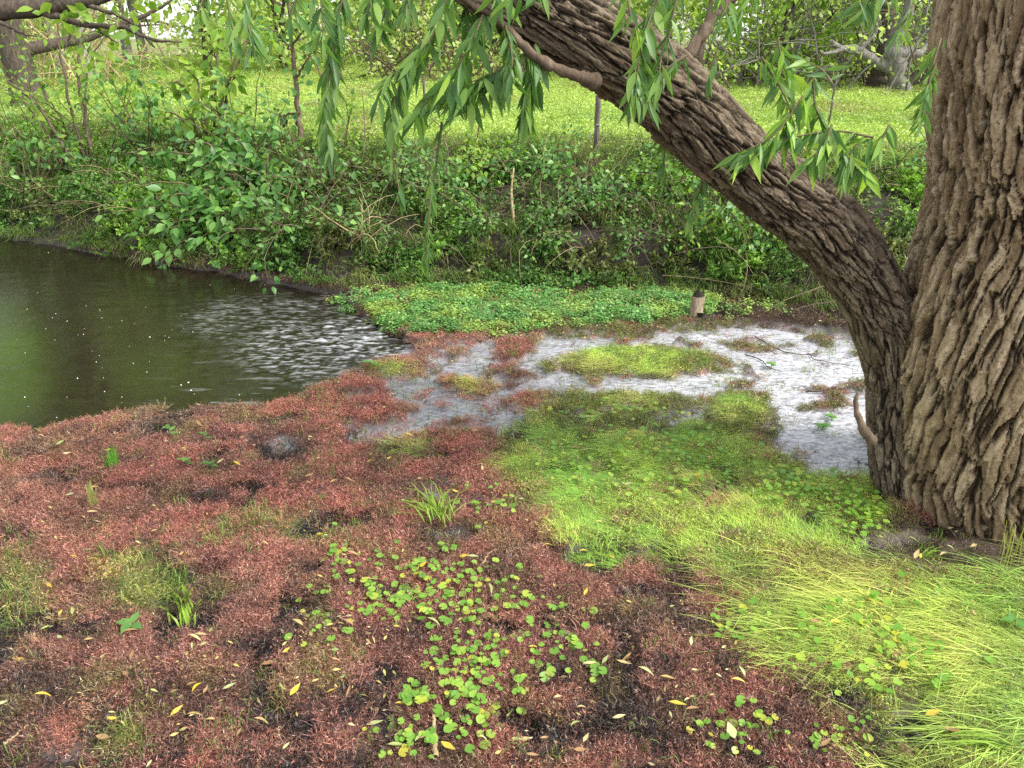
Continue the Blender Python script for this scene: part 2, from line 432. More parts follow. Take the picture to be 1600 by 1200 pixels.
def water_mat(name, c, rough=.05, flecks=None, scale=9, pond=False, silt=False):
    m, n, l = mat_new(name)
    out = n.new("ShaderNodeOutputMaterial"); p = n.new("ShaderNodeBsdfPrincipled")
    p.inputs['IOR'].default_value = 1.33; p.inputs['Specular IOR Level'].default_value = .42 if pond else .75; p.inputs['Roughness'].default_value = rough
    tc = n.new("ShaderNodeTexCoord"); t = n.new("ShaderNodeTexNoise"); t.inputs['Scale'].default_value = scale; t.inputs['Detail'].default_value = 7; t.inputs['Roughness'].default_value = .72
    mpf = n.new("ShaderNodeMapping"); mpf.inputs['Scale'].default_value = (1, 1, 1) if pond else (.75, 1.5, 1); mpf.inputs['Rotation'].default_value = (0, 0, 0 if pond else .25)
    l.new(tc.outputs['Object'], mpf.inputs[0]); l.new(mpf.outputs[0], t.inputs['Vector'])
    rp = ramp(n, flecks or [(.3, tuple(x * .7 for x in c)), (.7, tuple(x * 1.4 for x in c))])
    l.new(t.outputs['Fac'], rp.inputs[0]); col = rp.outputs[0]
    if pond:                                          # greener water at the left; pale sky glints painted around the inflow
        for nm, cc in (('algae', (.06, .11, .01)), ('painted_glint', (.46, .47, .48))):
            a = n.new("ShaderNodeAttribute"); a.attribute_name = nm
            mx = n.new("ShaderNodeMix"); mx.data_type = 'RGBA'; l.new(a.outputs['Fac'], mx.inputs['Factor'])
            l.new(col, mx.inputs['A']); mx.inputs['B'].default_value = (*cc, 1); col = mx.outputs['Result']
    if silt:                                           # sky glare painted into the silt colour, paler towards the tree
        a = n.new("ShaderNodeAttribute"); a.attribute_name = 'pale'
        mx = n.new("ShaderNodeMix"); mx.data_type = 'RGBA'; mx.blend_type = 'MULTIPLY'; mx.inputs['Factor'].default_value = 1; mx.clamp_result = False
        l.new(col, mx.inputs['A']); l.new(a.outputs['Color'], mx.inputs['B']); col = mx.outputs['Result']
    l.new(col, p.inputs['Base Color'])
    t2 = n.new("ShaderNodeTexNoise"); t2.inputs['Scale'].default_value = 55; t2.inputs['Detail'].default_value = 3
    mp = n.new("ShaderNodeMapping"); mp.inputs['Scale'].default_value = (.6, 1.2, 1); l.new(tc.outputs['Object'], mp.inputs[0]); l.new(mp.outputs[0], t2.inputs['Vector'])
    b = n.new("ShaderNodeBump"); b.inputs['Strength'].default_value = .10; b.inputs['Distance'].default_value = .01
    l.new(t2.outputs['Fac'], b.inputs['Height']); l.new(b.outputs[0], p.inputs['Normal'])
    l.new(p.outputs[0], out.inputs[0])
    return m

M_BARK = bark_mat('willow_bark', (.090, .060, .034), (.32, .230, .135), (.64, .51, .34), scale=(9, 9, 3.5), bump=1.0, crev=True, lichen=(.42, .36, .21), lscale=26)
M_BARK_L = bark_mat('limb_bark', (.036, .026, .018), (.125, .092, .062), (.29, .235, .165), scale=(5, 5, 5), bump=.8, crev=True, lichen=(.27, .23, .17), lscale=48)
M_TWIG = bark_mat('twig_bark', (.06, .05, .03), (.14, .11, .06), (.24, .19, .11), bump=.2)
M_BRANCH = bark_mat('branch_bark', (.05, .036, .024), (.13, .095, .065), (.26, .20, .15), bump=.4)
M_DBARK = bark_mat('dark_bark', (.03, .024, .018), (.085, .066, .05), (.17, .14, .11), bump=.6, scale=(9, 9, 2))
M_GBARK = bark_mat('grey_bark', (.08, .07, .058), (.19, .175, .15), (.36, .345, .32), bump=.5, lichen=(.36, .39, .34))
M_PALE = bark_mat('pale_bark', (.25, .24, .21), (.45, .43, .40), (.65, .63, .60), bump=.3)
M_DRY = bark_mat('dry_stalk', (.28, .20, .10), (.45, .34, .19), (.60, .48, .30), bump=.2)
M_POST = bark_mat('post_wood', (.05, .04, .035), (.13, .11, .09), (.24, .21, .18), bump=.5)
M_WLEAF = leaf_mat('willow_leaf', [(0, (.075, .17, .05)), (.45, (.12, .25, .065)), (.8, (.19, .34, .085)), (1, (.28, .43, .11))], 'object', .48, .40, noise=30)
M_WLEAF_I = leaf_mat('willow_foliage', [(0, (.075, .17, .05)), (.45, (.13, .26, .07)), (1, (.26, .41, .10))], 'island', .48, .38)
M_WYOUNG = leaf_mat('young_willow_leaf', [(0, (.20, .38, .045)), (.5, (.30, .50, .07)), (1, (.42, .60, .10))], 'object', .5, .36, noise=30)
M_BROAD = leaf_mat('broad_leaf', [(0, (.08, .21, .055)), (.5, (.14, .32, .08)), (1, (.23, .43, .11))], 'object', .38, .4, noise=25)
M_BROAD_I = leaf_mat('broad_foliage', [(0, (.05, .14, .035)), (.5, (.12, .27, .06)), (1, (.24, .43, .10))], 'island', .38, .4)
M_LIME_I = leaf_mat('lime_foliage', [(0, (.13, .25, .03)), (.5, (.23, .38, .045)), (1, (.36, .48, .08))], 'island', .45, .5)
M_FARLEAF = leaf_mat('far_foliage', [(0, (.26, .36, .09)), (.5, (.46, .57, .18)), (1, (.62, .69, .32))], 'island', .45, .6)  # leaf colour lightened to stand in for distant haze
M_FARDARK = leaf_mat('far_dark_foliage', [(0, (.09, .15, .05)), (.5, (.19, .27, .09)), (1, (.34, .41, .15))], 'island', .4, .6)
M_UNDER = leaf_mat('undergrowth', [(0, (.45, .5, .4)), (.5, (.95, .95, .9)), (1, (1.5, 1.4, 1.2))], 'island', .30, .45, tint=True)
M_MOSS = leaf_mat('red_moss', [(0, (.40, .36, .36)), (.5, (.9, .87, .87)), (1, (1.7, 1.6, 1.5))], 'island', .20, .36, spec=.55, tint=True, tcol=(1.2, .8, .7))
M_GRASS = leaf_mat('wet_grass', [(0, (.55, .6, .5)), (.5, (1, 1, 1)), (1, (1.5, 1.35, 1.3))], 'island', .30, .42, tint=True)
M_MGRASS = leaf_mat('meadow_grass', [(0, (.88, .9, .88)), (.5, (1, 1, 1)), (1, (1.12, 1.1, 1.15))], 'island', .35, .6, tint=True)
M_ROUND = leaf_mat('round_leaf', [(0, (.14, .31, .045)), (.5, (.23, .43, .065)), (.85, (.35, .52, .085)), (1, (.50, .47, .06))], 'object', .30, .36, noise=60)
M_CRESS = leaf_mat('cress', [(0, (.5, .6, .55)), (.5, (1, 1, 1)), (1, (1.5, 1.4, 1.3))], 'island', .30, .4, tint=True)
M_FALL = {'yellow': leaf_mat('yellow_fallen_leaf', [(0, (.55, .38, .04)), (1, (.70, .55, .09))], 'object', .15, .5, noise=40),
          'straw': leaf_mat('straw_fallen_leaf', [(0, (.45, .33, .13)), (1, (.62, .52, .28))], 'object', .15, .5, noise=40),
          'pale green': leaf_mat('pale_fallen_leaf', [(0, (.33, .40, .14)), (1, (.50, .54, .26))], 'object', .15, .5, noise=40),
          'tan': leaf_mat('tan_fallen_leaf', [(0, (.30, .17, .08)), (1, (.48, .30, .16))], 'object', .1, .55, noise=40)}
M_LITTER = leaf_mat('leaf_litter', [(0, (.10, .07, .03)), (.3, (.30, .22, .08)), (.6, (.48, .40, .12)), (.85, (.40, .42, .16)), (1, (.6, .5, .3))], 'island', .1, .55)
M_GROUND = soil_mat('wet_ground', .62, .7, 70, True)
M_BANKS = soil_mat('bank_soil', .9, .8, 25)
M_MEAD = soil_mat('meadow_soil', .9, .6, 14)
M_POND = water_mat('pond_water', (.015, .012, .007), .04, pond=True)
M_STREAM = water_mat('stream_water', (.3, .3, .3), .10, [(.30, (.05, .047, .045)), (.42, (.22, .215, .22)), (.52, (.40, .395, .405)), (.72, (.60, .595, .59))], 38, silt=True)  # pale flecks: silt with sky glare put into the colour
M_FOAM = plain_mat('foam', (.72, .72, .68), .4, .5)
M_WIRE = plain_mat('wire', (.35, .34, .32), .5, .5)
M_ROT = plain_mat('rotten_wood', (.035, .027, .02), .8, .3, 40, .8)
M_TAN = bark_mat('split_wood', (.14, .10, .065), (.30, .235, .16), (.48, .40, .30), bump=.5)

# ------------------------------------------------------------------ ground, bank, meadow
def axis(parts):
    return np.unique(np.concatenate([np.arange(a, b, s) for a, b, s in parts] + [[parts[-1][1]]]).round(5))
gx = axis([(-120, -40, 10), (-40, -12, 1.4), (-12, -5, .16), (-5, -2.9, .035), (-2.9, 3.0, .0155), (3.0, 4.6, .04), (4.6, 12, .2), (12, 40, 1.4), (40, 120, 10)])
gy = axis([(-30, -2, 2.5), (-2, .9, .25), (.9, 3.4, .0135), (3.4, 7.6, .022), (7.6, 10, .07), (10, 20, .25), (20, 40, 1), (40, 200, 10)])
GX, GY = np.meshgrid(gx, gy)
GM = maps(GX.ravel(), GY.ravel())
GZ, GT = ground_z(GX.ravel(), GY.ravel(), GM)
nx, ny = len(gx), len(gy)
qi = (np.arange(ny - 1)[:, None] * nx + np.arange(nx - 1)[None]).ravel()
QUADS = np.stack([qi, qi + 1, qi + nx + 1, qi + nx], -1)
def lerp(a, b, t): return a * (1 - t[:, None]) + b * t[:, None]
c_red, c_dark, c_sil, c_soil, c_gr, c_bed = [np.array(c) for c in ((.10, .052, .042), (.022, .018, .017), (.34, .33, .34), (.085, .060, .042), (.10, .12, .025), (.03, .03, .012))]
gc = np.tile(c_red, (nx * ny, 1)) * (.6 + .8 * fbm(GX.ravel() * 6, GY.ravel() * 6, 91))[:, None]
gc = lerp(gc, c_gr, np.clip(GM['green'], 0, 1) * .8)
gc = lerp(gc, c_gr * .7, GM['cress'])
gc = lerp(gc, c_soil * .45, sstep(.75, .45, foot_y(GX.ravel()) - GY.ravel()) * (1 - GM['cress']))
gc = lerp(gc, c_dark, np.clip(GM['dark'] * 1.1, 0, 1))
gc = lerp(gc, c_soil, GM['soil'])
gc = lerp(gc, c_sil * (.45 + .9 * fbm(GX.ravel() * 30, GY.ravel() * 30, 92, 3))[:, None], GM['silver'])  # pale silt, its colour lifted to carry sky glare
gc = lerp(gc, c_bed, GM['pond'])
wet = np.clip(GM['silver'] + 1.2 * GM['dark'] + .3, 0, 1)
P3 = np.stack([GX.ravel(), GY.ravel(), GZ], -1)
tq = GT[QUADS].max(1)
for nm, sel, mt in (('ground', tq <= 0.02, M_GROUND), ('bank', (tq > 0.02) & (tq < 1.7), M_BANKS), ('meadow', tq >= 1.7, M_MEAD)):
    q = QUADS[sel]; used, inv = np.unique(q, return_inverse=True)
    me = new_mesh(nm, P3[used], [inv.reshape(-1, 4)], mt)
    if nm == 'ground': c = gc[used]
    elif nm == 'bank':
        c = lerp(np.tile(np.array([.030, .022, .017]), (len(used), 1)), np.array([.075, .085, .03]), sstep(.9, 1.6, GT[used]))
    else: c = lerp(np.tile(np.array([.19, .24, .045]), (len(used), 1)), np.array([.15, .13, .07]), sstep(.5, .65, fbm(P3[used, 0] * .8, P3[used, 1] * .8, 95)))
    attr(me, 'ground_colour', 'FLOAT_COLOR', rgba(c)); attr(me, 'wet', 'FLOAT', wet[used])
    tag(link(nm, me), {'ground': 'wet mat of red moss, mud hollows and silty flats', 'bank': 'dark earth bank beyond the water', 'meadow': 'open sunlit meadow behind the bank'}[nm], None, None, 'structure')

# ------------------------------------------------------------------ water
def grid_sheet(xs, ys):
    X, Y = np.meshgrid(xs, ys); n = len(xs)
    i = (np.arange(len(ys) - 1)[:, None] * n + np.arange(n - 1)[None]).ravel()
    return X.ravel(), Y.ravel(), np.stack([i, i + 1, i + n + 1, i + n], -1)
wx, wy, wq = grid_sheet(axis([(-30, -6, 1), (-6, -2.3, .03), (-2.3, -.3, .009)]), axis([(2.2, 3.3, .03), (3.3, 5.6, .0095), (5.6, 6.6, .03), (6.6, 10.5, .08)]))
def ripple(x, y):
    u, v, _ = proj(x, y, np.zeros_like(x))
    riff = blobs(u, v, [(565, 530, 90, 36, 1), (480, 545, 110, 50, .62), (640, 545, 50, 16, 1), (400, 500, 110, 36, .32), (480, 480, 70, 14, .35)])
    ox, oy = at_z(np.array(625.), np.array(538.), 0)[:2]
    r = np.hypot(x - ox, (y - oy))
    rings = np.sin(r * 62 + 5 * fbm(x * 4, y * 4, 140)) * np.exp(-r * .9)
    f = (fbm(x * 20 + 3 * fbm(x * 3, y * 3, 144), y * 46, 141, 4) - .5) * 2
    g = (fbm(x * 46, y * 80, 143, 2) - .5) * 2
    calm = (fbm(x * 5, y * 13, 142, 3) - .5) * .0038
    h = calm + (.0010 + .0020 * riff) * rings + riff * (.0085 * f + .0035 * g)
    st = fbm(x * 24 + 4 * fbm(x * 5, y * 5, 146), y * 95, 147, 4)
    painted_glint = np.clip(riff * 1.2, 0, 1) * sstep(.48, .70, st * .6 + .4 * (.5 + .5 * f)) * .9  # pale streaks in the colour imitate sky glints on the riffle
    painted_glint = np.maximum(painted_glint, .35 * sstep(.68, .78, fbm(x * 6, y * 40, 148, 3)) * sstep(-2.2, -1.0, x))
    greenish = blobs(u, v, [(-40, 575, 115, 110, .5), (-200, 560, 200, 120, .4), (240, 580, 60, 40, .10)]) * (.5 + .7 * fbm(x * 3, y * 3, 149))  # greener water colour towards the left edge
    return h, painted_glint, np.clip(greenish, 0, 1)
wz, painted_glint, greenish = ripple(wx, wy)
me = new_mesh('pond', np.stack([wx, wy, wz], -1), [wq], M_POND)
attr(me, 'painted_glint', 'FLOAT', painted_glint); attr(me, 'algae', 'FLOAT', greenish)
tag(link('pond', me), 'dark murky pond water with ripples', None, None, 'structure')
sx, sy, sq = grid_sheet(np.arange(-.85, 3.2, .0135), np.arange(2.55, 4.75, .0125))
su, sv, _ = proj(sx, sy, np.full_like(sx, .02))
ssd = poly_sd(su, sv, [(600, 570), (640, 545), (700, 530), (830, 510), (1000, 517), (1090, 500), (1200, 500), (1360, 520), (1420, 600), (1420, 760), (1240, 750), (1150, 700), (1060, 680), (850, 680), (700, 705), (560, 705), (520, 650)])
sz = .006 + .010 * sstep(-.7, .1, sx) - .03 * sstep(0, -25, ssd)
sz = sz + (.0016 + .0030 * sstep(1000, 800, su)) * (fbm(sx * 10, sy * 34, 151, 5) - .5) * 2 + .0012 * (fbm(sx * 30, sy * 75, 152, 3) - .5)
keep = ssd[sq].max(1) > -25
sqk = sq[keep]; used, inv = np.unique(sqk, return_inverse=True)
me = new_mesh('stream', np.stack([sx, sy, sz], -1)[used], [inv.reshape(-1, 4)], M_STREAM)
pale = (.66 + .50 * sstep(780, 1230, su) + .5 * (fbm(sx * 5, sy * 8, 155) - .5))[used]  # painted glare grows stronger towards the tree
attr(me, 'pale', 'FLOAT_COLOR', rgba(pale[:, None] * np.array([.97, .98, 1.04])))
tag(link('stream', me), 'shallow silvery water film running over silt', None, None, 'structure')

# ------------------------------------------------------------------ scatter by geometry nodes
def protos(name, meshes):
    c = bpy.data.collections.new(name)
    for i, me in enumerate(meshes):
        c.objects.link(bpy.data.objects.new(f"{name}_{i}", me))
    return c
def scatter_group(coll):
    ng = bpy.data.node_groups.new("scatter_" + coll.name, 'GeometryNodeTree')
    ng.interface.new_socket("Geometry", in_out='INPUT', socket_type='NodeSocketGeometry')
    ng.interface.new_socket("Geometry", in_out='OUTPUT', socket_type='NodeSocketGeometry')
    n, l = ng.nodes, ng.links
    gi, go = n.new('NodeGroupInput'), n.new('NodeGroupOutput')
    ci = n.new('GeometryNodeCollectionInfo'); ci.inputs['Collection'].default_value = coll
    ci.inputs['Separate Children'].default_value = True; ci.inputs['Reset Children'].default_value = True
    ip = n.new('GeometryNodeInstanceOnPoints'); ip.inputs['Pick Instance'].default_value = True
    def na(nm, t):
        a = n.new('GeometryNodeInputNamedAttribute'); a.data_type = t; a.inputs['Name'].default_value = nm
        return a.outputs[0]
    l.new(gi.outputs[0], ip.inputs['Points']); l.new(ci.outputs[0], ip.inputs['Instance'])
    l.new(na('pick', 'INT'), ip.inputs['Instance Index']); l.new(na('rot', 'FLOAT_VECTOR'), ip.inputs['Rotation']); l.new(na('size', 'FLOAT_VECTOR'), ip.inputs['Scale'])
    l.new(ip.outputs[0], go.inputs[0])
    return ng
def scatter(name, label, coll, pos, rot, size, tint, parent=None):
    me = bpy.data.meshes.new(name)
    me.vertices.add(len(pos)); me.vertices.foreach_set('co', np.asarray(pos, np.float32).ravel())
    size = np.asarray(size, float)
    if size.ndim == 1: size = np.repeat(size[:, None], 3, 1)
    attr(me, 'rot', 'FLOAT_VECTOR', rot); attr(me, 'size', 'FLOAT_VECTOR', size)
    attr(me, 'pick', 'INT', rng.integers(0, len(coll.objects), len(pos))); attr(me, 'tint', 'FLOAT_COLOR', rgba(np.asarray(tint)))
    o = link(name, me, parent)
    md = o.modifiers.new("scatter", 'NODES'); md.node_group = scatter_group(coll)
    return tag(o, label, None, None, 'stuff')
def strip(P, w, nrm_hint=(0, 0, 1)):
    """a tapered ribbon along P"""
    P = np.asarray(P, float); T = norm(np.gradient(P, axis=0))
    S = norm(np.cross(T, np.asarray(nrm_hint, float) + 1e-3)) * (np.asarray(w)[:, None] / 2)
    V = np.empty((len(P) * 2 - 1, 3)); V[0:-1:2] = (P - S)[:-1]; V[1::2] = (P + S)[:-1]; V[-1] = P[-1]
    i = np.arange(len(P) - 2) * 2
    Q = np.stack([i, i + 1, i + 3, i + 2], -1)
    e = (len(P) - 2) * 2
    return V, [Q, np.array([[e, e + 1, e + 2]])]
def blade(base, az, L, h, lay, w, nseg=5):
    """one grass blade: rises, bends over toward az"""
    t = np.linspace(0, 1, nseg)
    out = L * (lay * t ** 1.3 + (1 - lay) * .25 * t * t)
    z = h * (np.sin(np.pi * np.clip(t * (.5 + .45 * lay), 0, 1)))
    P = np.stack([base[0] + math.cos(az) * out, base[1] + math.sin(az) * out, base[2] + z], -1)
    wob = rng.normal(0, .04) * L
    P[:, 0] += -math.sin(az) * wob * t * t; P[:, 1] += math.cos(az) * wob * t * t
    ww = w * np.clip(np.array([.7, 1, .9, .65, 0]) if nseg == 5 else np.linspace(1, 0, nseg), 0, 1)
    return strip(P, ww, (math.cos(az), math.sin(az), .9))

# red moss: little feathery sprigs
def moss_proto():
    b = Bag()
    for k in range(34):
        r, a = .036 * math.sqrt(rng.random()), rng.random() * 6.283
        base = np.array([r * math.cos(a), r * math.sin(a), -.004])
        az = rng.random() * 6.283; L = rng.uniform(.014, .034); lean = rng.uniform(.3, 2.2)
        t = np.linspace(0, 1, 4)[:, None]
        tip = np.array([math.cos(az) * lean, math.sin(az) * lean, 1.0]); tip = tip / np.linalg.norm(tip) * L
        C = base + t * tip + (t ** 2) * np.array([math.cos(az), math.sin(az), -.3]) * L * .3 + rng.normal(0, .0012, (4, 3))
        b.add(*strip(C, np.array([.0014, .0014, .0011, 0]) * rng.uniform(.7, 1.3), rng.normal(size=3)))
        n = 4
        pos = base + rng.uniform(.3, 1, n)[:, None] * tip
        V, T = batch((np.array([(-.11, 0, 0), (.11, 0, 0), (0, 1, 0)]), np.array([(0, 1, 2)])), pos, rand_dirs(n, .5), rand_dirs(n), rng.uniform(.005, .010, n))
        b.add(V, T)
    return b.mesh('moss_sprigs', M_MOSS)
moss = protos('moss_sprigs', [moss_proto() for _ in range(6)])
def sample_ground(n, xr, yr):
    x = rng.uniform(*xr, n); y = rng.uniform(*yr, n)
    u, v, _ = proj(x, y, np.full(n, .04))
    ok = (u > -700) & (u < 2300) & (v > 380) & (v < 1500) & (y < foot_y(x) + .05)
    x, y = x[ok], y[ok]
    M = maps(x, y); z, t = ground_z(x, y, M)
    return x, y, z, M
def inside_tree(x, y): return np.hypot(x - TREE_X, y - TREE_Y) < .43
x, y, z, M = sample_ground(255000, (-4.8, 3.8), (1.0, 6.6))
dens = (1 - M['silver'] * .97) * (1 - .62 * sstep(.45, .85, M['dark'])) * (1 - .65 * np.clip(M['green'], 0, 1)) * (1 - M['cress']) * (.45 + .55 * sstep(.55, .75, foot_y(x) - y)) * (1 - .9 * M['soil'])
dens *= sstep(12, 2, M['pond_sd']) * (.62 + .38 * sstep(.34, .50, fbm(x * 4.5, y * 4.5, 201, 5)))
ok = (rng.random(len(x)) < dens * np.clip(.42 + .25 * (y < 2.2), 0, 1)) & ~inside_tree(x, y)
x, y, z = x[ok], y[ok], z[ok]; M = {k: v[ok] for k, v in M.items()}
n = len(x)
A, B_, C_ = np.array([.46, .225, .17]), np.array([.33, .17, .132]), np.array([.38, .27, .18])
k1 = fbm(x * 2.2, y * 2.2, 211); k2 = fbm(x * 9, y * 9, 212)
near = sstep(820, 1080, M['v'])
tint = lerp(np.tile(A, (n, 1)), B_, np.clip(near * .75 + (k2 - .5) * 1.2, 0, 1))
tint = lerp(tint, C_, sstep(.52, .64, k1) * .75)
tint = lerp(tint, np.array([.15, .10, .07]), sstep(.52, .66, fbm(x * 7, y * 9, 215)) * .75)
tint = lerp(tint, np.array([.25, .24, .08]), sstep(.60, .72, fbm(x * 8, y * 8, 216)) * .6)
tint = lerp(tint, np.array([.49, .20, .155]), np.clip(M['redb'] + .7 * sstep(.56, .68, fbm(x * 2.9, y * 2.9, 213)), 0, 1) * .75)
tint = lerp(tint, np.array([.43, .57, .12]), np.clip(M['green'] * 1.5 - .25, 0, 1) * (rng.random(n) < .8))
tint = lerp(tint, np.array([.055, .046, .044]), np.clip(1.2 * np.clip(M['dark'], 0, 1) + (.25 + .75 * near) * sstep(.46, .36, fbm(x * 13, y * 18, 201, 5)), 0, 1) * (rng.random(n) < .8))
tint = lerp(tint, np.array([.20, .25, .07]), (M['v'] < 690) * (M['u'] > 850) * sstep(.9, .3, M['redb']) * (rng.random(n) < .75))
tint = lerp(tint, np.array([.09, .065, .045]), np.clip(M['soil'] * 1.6, 0, 1))
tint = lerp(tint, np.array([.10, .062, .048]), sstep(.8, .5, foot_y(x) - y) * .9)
tint = lerp(tint, np.array([.40, .33, .20]), (rng.random(n) < .03) * .8)
tint *= rng.uniform(.6, 1.4, (n, 1))
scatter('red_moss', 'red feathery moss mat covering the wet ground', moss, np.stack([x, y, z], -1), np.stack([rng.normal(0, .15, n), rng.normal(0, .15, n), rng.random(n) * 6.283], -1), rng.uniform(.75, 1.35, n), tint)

# wet grass, combed flat by the water
def grass_proto(lay, L0, L1, h0, h1, nb, spread, w):
    b = Bag()
    for k in range(nb):
        base = np.array([rng.normal(0, spread), rng.normal(0, spread), -.005])
        b.add(*blade(base, rng.normal(0, .5), rng.uniform(L0, L1), rng.uniform(h0, h1), lay * rng.uniform(.8, 1), w * rng.uniform(.7, 1.2)))
    return b.mesh('grass_blades', M_GRASS)
lawn = protos('combed_grass', [grass_proto(1, .06, .17, .004, .014, 20, .032, .0016) for _ in range(5)])
x, y, z, M = sample_ground(100000, (-2.6, 3.6), (1.0, 4.9))
g = np.clip(M['green'], 0, 1)
ok = (rng.random(len(x)) < g ** 1.6 * np.where((M['u'] > 1100) & (M['v'] > 860), .75 * sstep(.36, .54, fbm(x * 3.5, y * 10, 225)), .62 * sstep(.32, .52, fbm(x * 5, y * 5, 226))) * (1 - M['soil'] * .85)) & ~inside_tree(x, y)
x, y, z, M = x[ok], y[ok], z[ok], {k: v[ok] for k, v in M.items()}
n = len(x)
right = sstep(1080, 1180, M['u']) * sstep(850, 900, M['v'])
flow = np.where(right > .5, math.pi * .97, math.pi * .62 + 1.2 * sstep(900, 700, M['v'])) + (fbm(x * 2.2, y * 2.2, 221) - .5) * 2.0 + rng.normal(0, .18, n)
flow = np.where((right < .5) & (M['u'] < 520), 1.5 + rng.normal(0, .8, n), flow)
gA, gB, gC = np.array([.40, .50, .13]), np.array([.24, .38, .09]), np.array([.54, .45, .21])
kk = fbm(x * 3.5, y * 3.5, 222)
tint = lerp(np.tile(gA, (n, 1)), gB, sstep(.5, .66, kk)); tint = lerp(tint, gC, sstep(.48, .34, kk) * .6)
tint = lerp(tint, np.array([.14, .20, .045]), (M['u'] < 520) * .8); tint = lerp(tint, tint * np.array([1.45, 1.5, 1.2]), (right < .5) * (M['u'] > 520) * 1.0); tint = lerp(tint, tint * np.array([1.26, 1.22, 1.12]), right); tint *= rng.uniform(.6, 1.35, (n, 1))
scatter('wet_grass', 'lime green grass combed flat on the wet ground', lawn, np.stack([x, y, z + .004], -1), np.stack([rng.normal(0, .06, n), rng.normal(0, .06, n), flow], -1), rng.uniform(.6, 1.15, n) * np.where(right > .5, 1.4, .75), tint)

def stray_proto(nb):
    b = Bag()
    for k in range(nb):
        b.add(*blade(np.array([rng.normal(0, .012), rng.normal(0, .012), -.003]), rng.random() * 6.283, rng.uniform(.02, .07), rng.uniform(.015, .05), rng.uniform(.3, .9), .0016 * rng.uniform(.7, 1.5)))
    return b.mesh('stray_blades', M_GRASS)
stray = protos('stray_blades', [stray_proto(int(k)) for k in (2, 3, 4, 6, 8)])
x, y, z, M = sample_ground(18000, (-3.8, 3.2), (1.0, 4.6))
ok = (rng.random(len(x)) < (.10 + .55 * sstep(.50, .62, fbm(x * 4, y * 4, 227)) + .8 * M['green'] * (M['u'] < 420)) * (1 - .7 * M['silver']) + .45 * M['silver'] * sstep(.54, .64, fbm(x * 6, y * 9, 229))) & (M['pond'] < .3) & ~inside_tree(x, y)
x, y, z = x[ok], y[ok], z[ok]; n = len(x)
tint = lerp(np.tile(np.array([.17, .29, .06]), (n, 1)), np.array([.40, .34, .14]), rng.random(n) ** 3) * rng.uniform(.5, 1.2, (n, 1))
scatter('stray_grass', 'thin green and straw blades strewn through the red mat', stray, np.stack([x, y, z + .004], -1), np.stack([rng.normal(0, .1, n), rng.normal(0, .1, n), rng.random(n) * 6.283], -1), rng.uniform(.6, 1.2, n) * np.where((M['u'][ok] < 420) & (M['green'][ok] > .2), 1.4, 1), tint)

# round floating leaves: disc with a notch, on a stalk
def round_tpl(n=11):
    V = [(0, 0, -.06)]; 
    for i in range(n):
        a = .25 + (2 * math.pi - .5) * i / (n - 1); r = .5 * (1 + .05 * math.sin(i * 2.2))
        V.append((r * math.sin(a), -r * math.cos(a), .015 * math.sin(i * 1.7)))
    T = [(0, i + 1, i + 2) for i in range(n - 1)]
    return np.array(V), np.array(T)
ROUND = round_tpl()
def round_mesh():
    b = Bag(); V, T = ROUND
    b.add(V + np.random.default_rng(3).normal(0, .012, V.shape), [T[:, ::-1]])
    b.add(*strip(np.array([(0, 0, -.06), (.06, .04, -.5), (.15, .05, -1.1)]), np.array([.07, .07, 0]), (0, 1, 0)))
    return b.mesh('round_leaf', M_ROUND)
ROUND_ME = [round_mesh() for _ in range(3)]
def pennywort(label, cu, cv, ru, rv, n, s=.0255, lift=.034, group='patches of round floating leaves'):
    n = int(n * 1.3)
    uv = rng.normal(size=(n * 3, 2)) * .58
    uv = uv[np.hypot(*uv.T) < 1.15][:n]
    c = at_z(np.array(float(cu)), np.array(float(cv)), .04)
    root = thing('pennywort_patch', label, 'pennywort', (c[0], c[1], .03), group)
    P = at_z(cu + uv[:, 0] * ru, cv + uv[:, 1] * rv, .05)
    x, y = P[:, 0], P[:, 1]
    Mz = maps(x, y); z, _ = ground_z(x, y, Mz)
    o0 = org(root)
    for i in range(len(x)):
        if inside_tree(x[i], y[i]): continue
        o = link('leaf', ROUND_ME[i % 3], root)
        sc = s * float(rng.choice([.55, .75, 1, 1.15], p=[.34, .32, .26, .08]))
        nrm = Vector((rng.normal(0, .22), rng.normal(0, .22) - .12, 1)).normalized()
        az = rng.random() * 6.283
        m = frame_matrix((x[i] - o0[0], y[i] - o0[1], max(z[i], .012) + (lift + (.012 if Mz['green'][i] > .3 else 0)) * rng.uniform(.6, 1.15) - o0[2]), (math.cos(az), math.sin(az), 0), nrm)
        o.matrix_local = m @ Matrix.Scale(sc, 4)
    return root
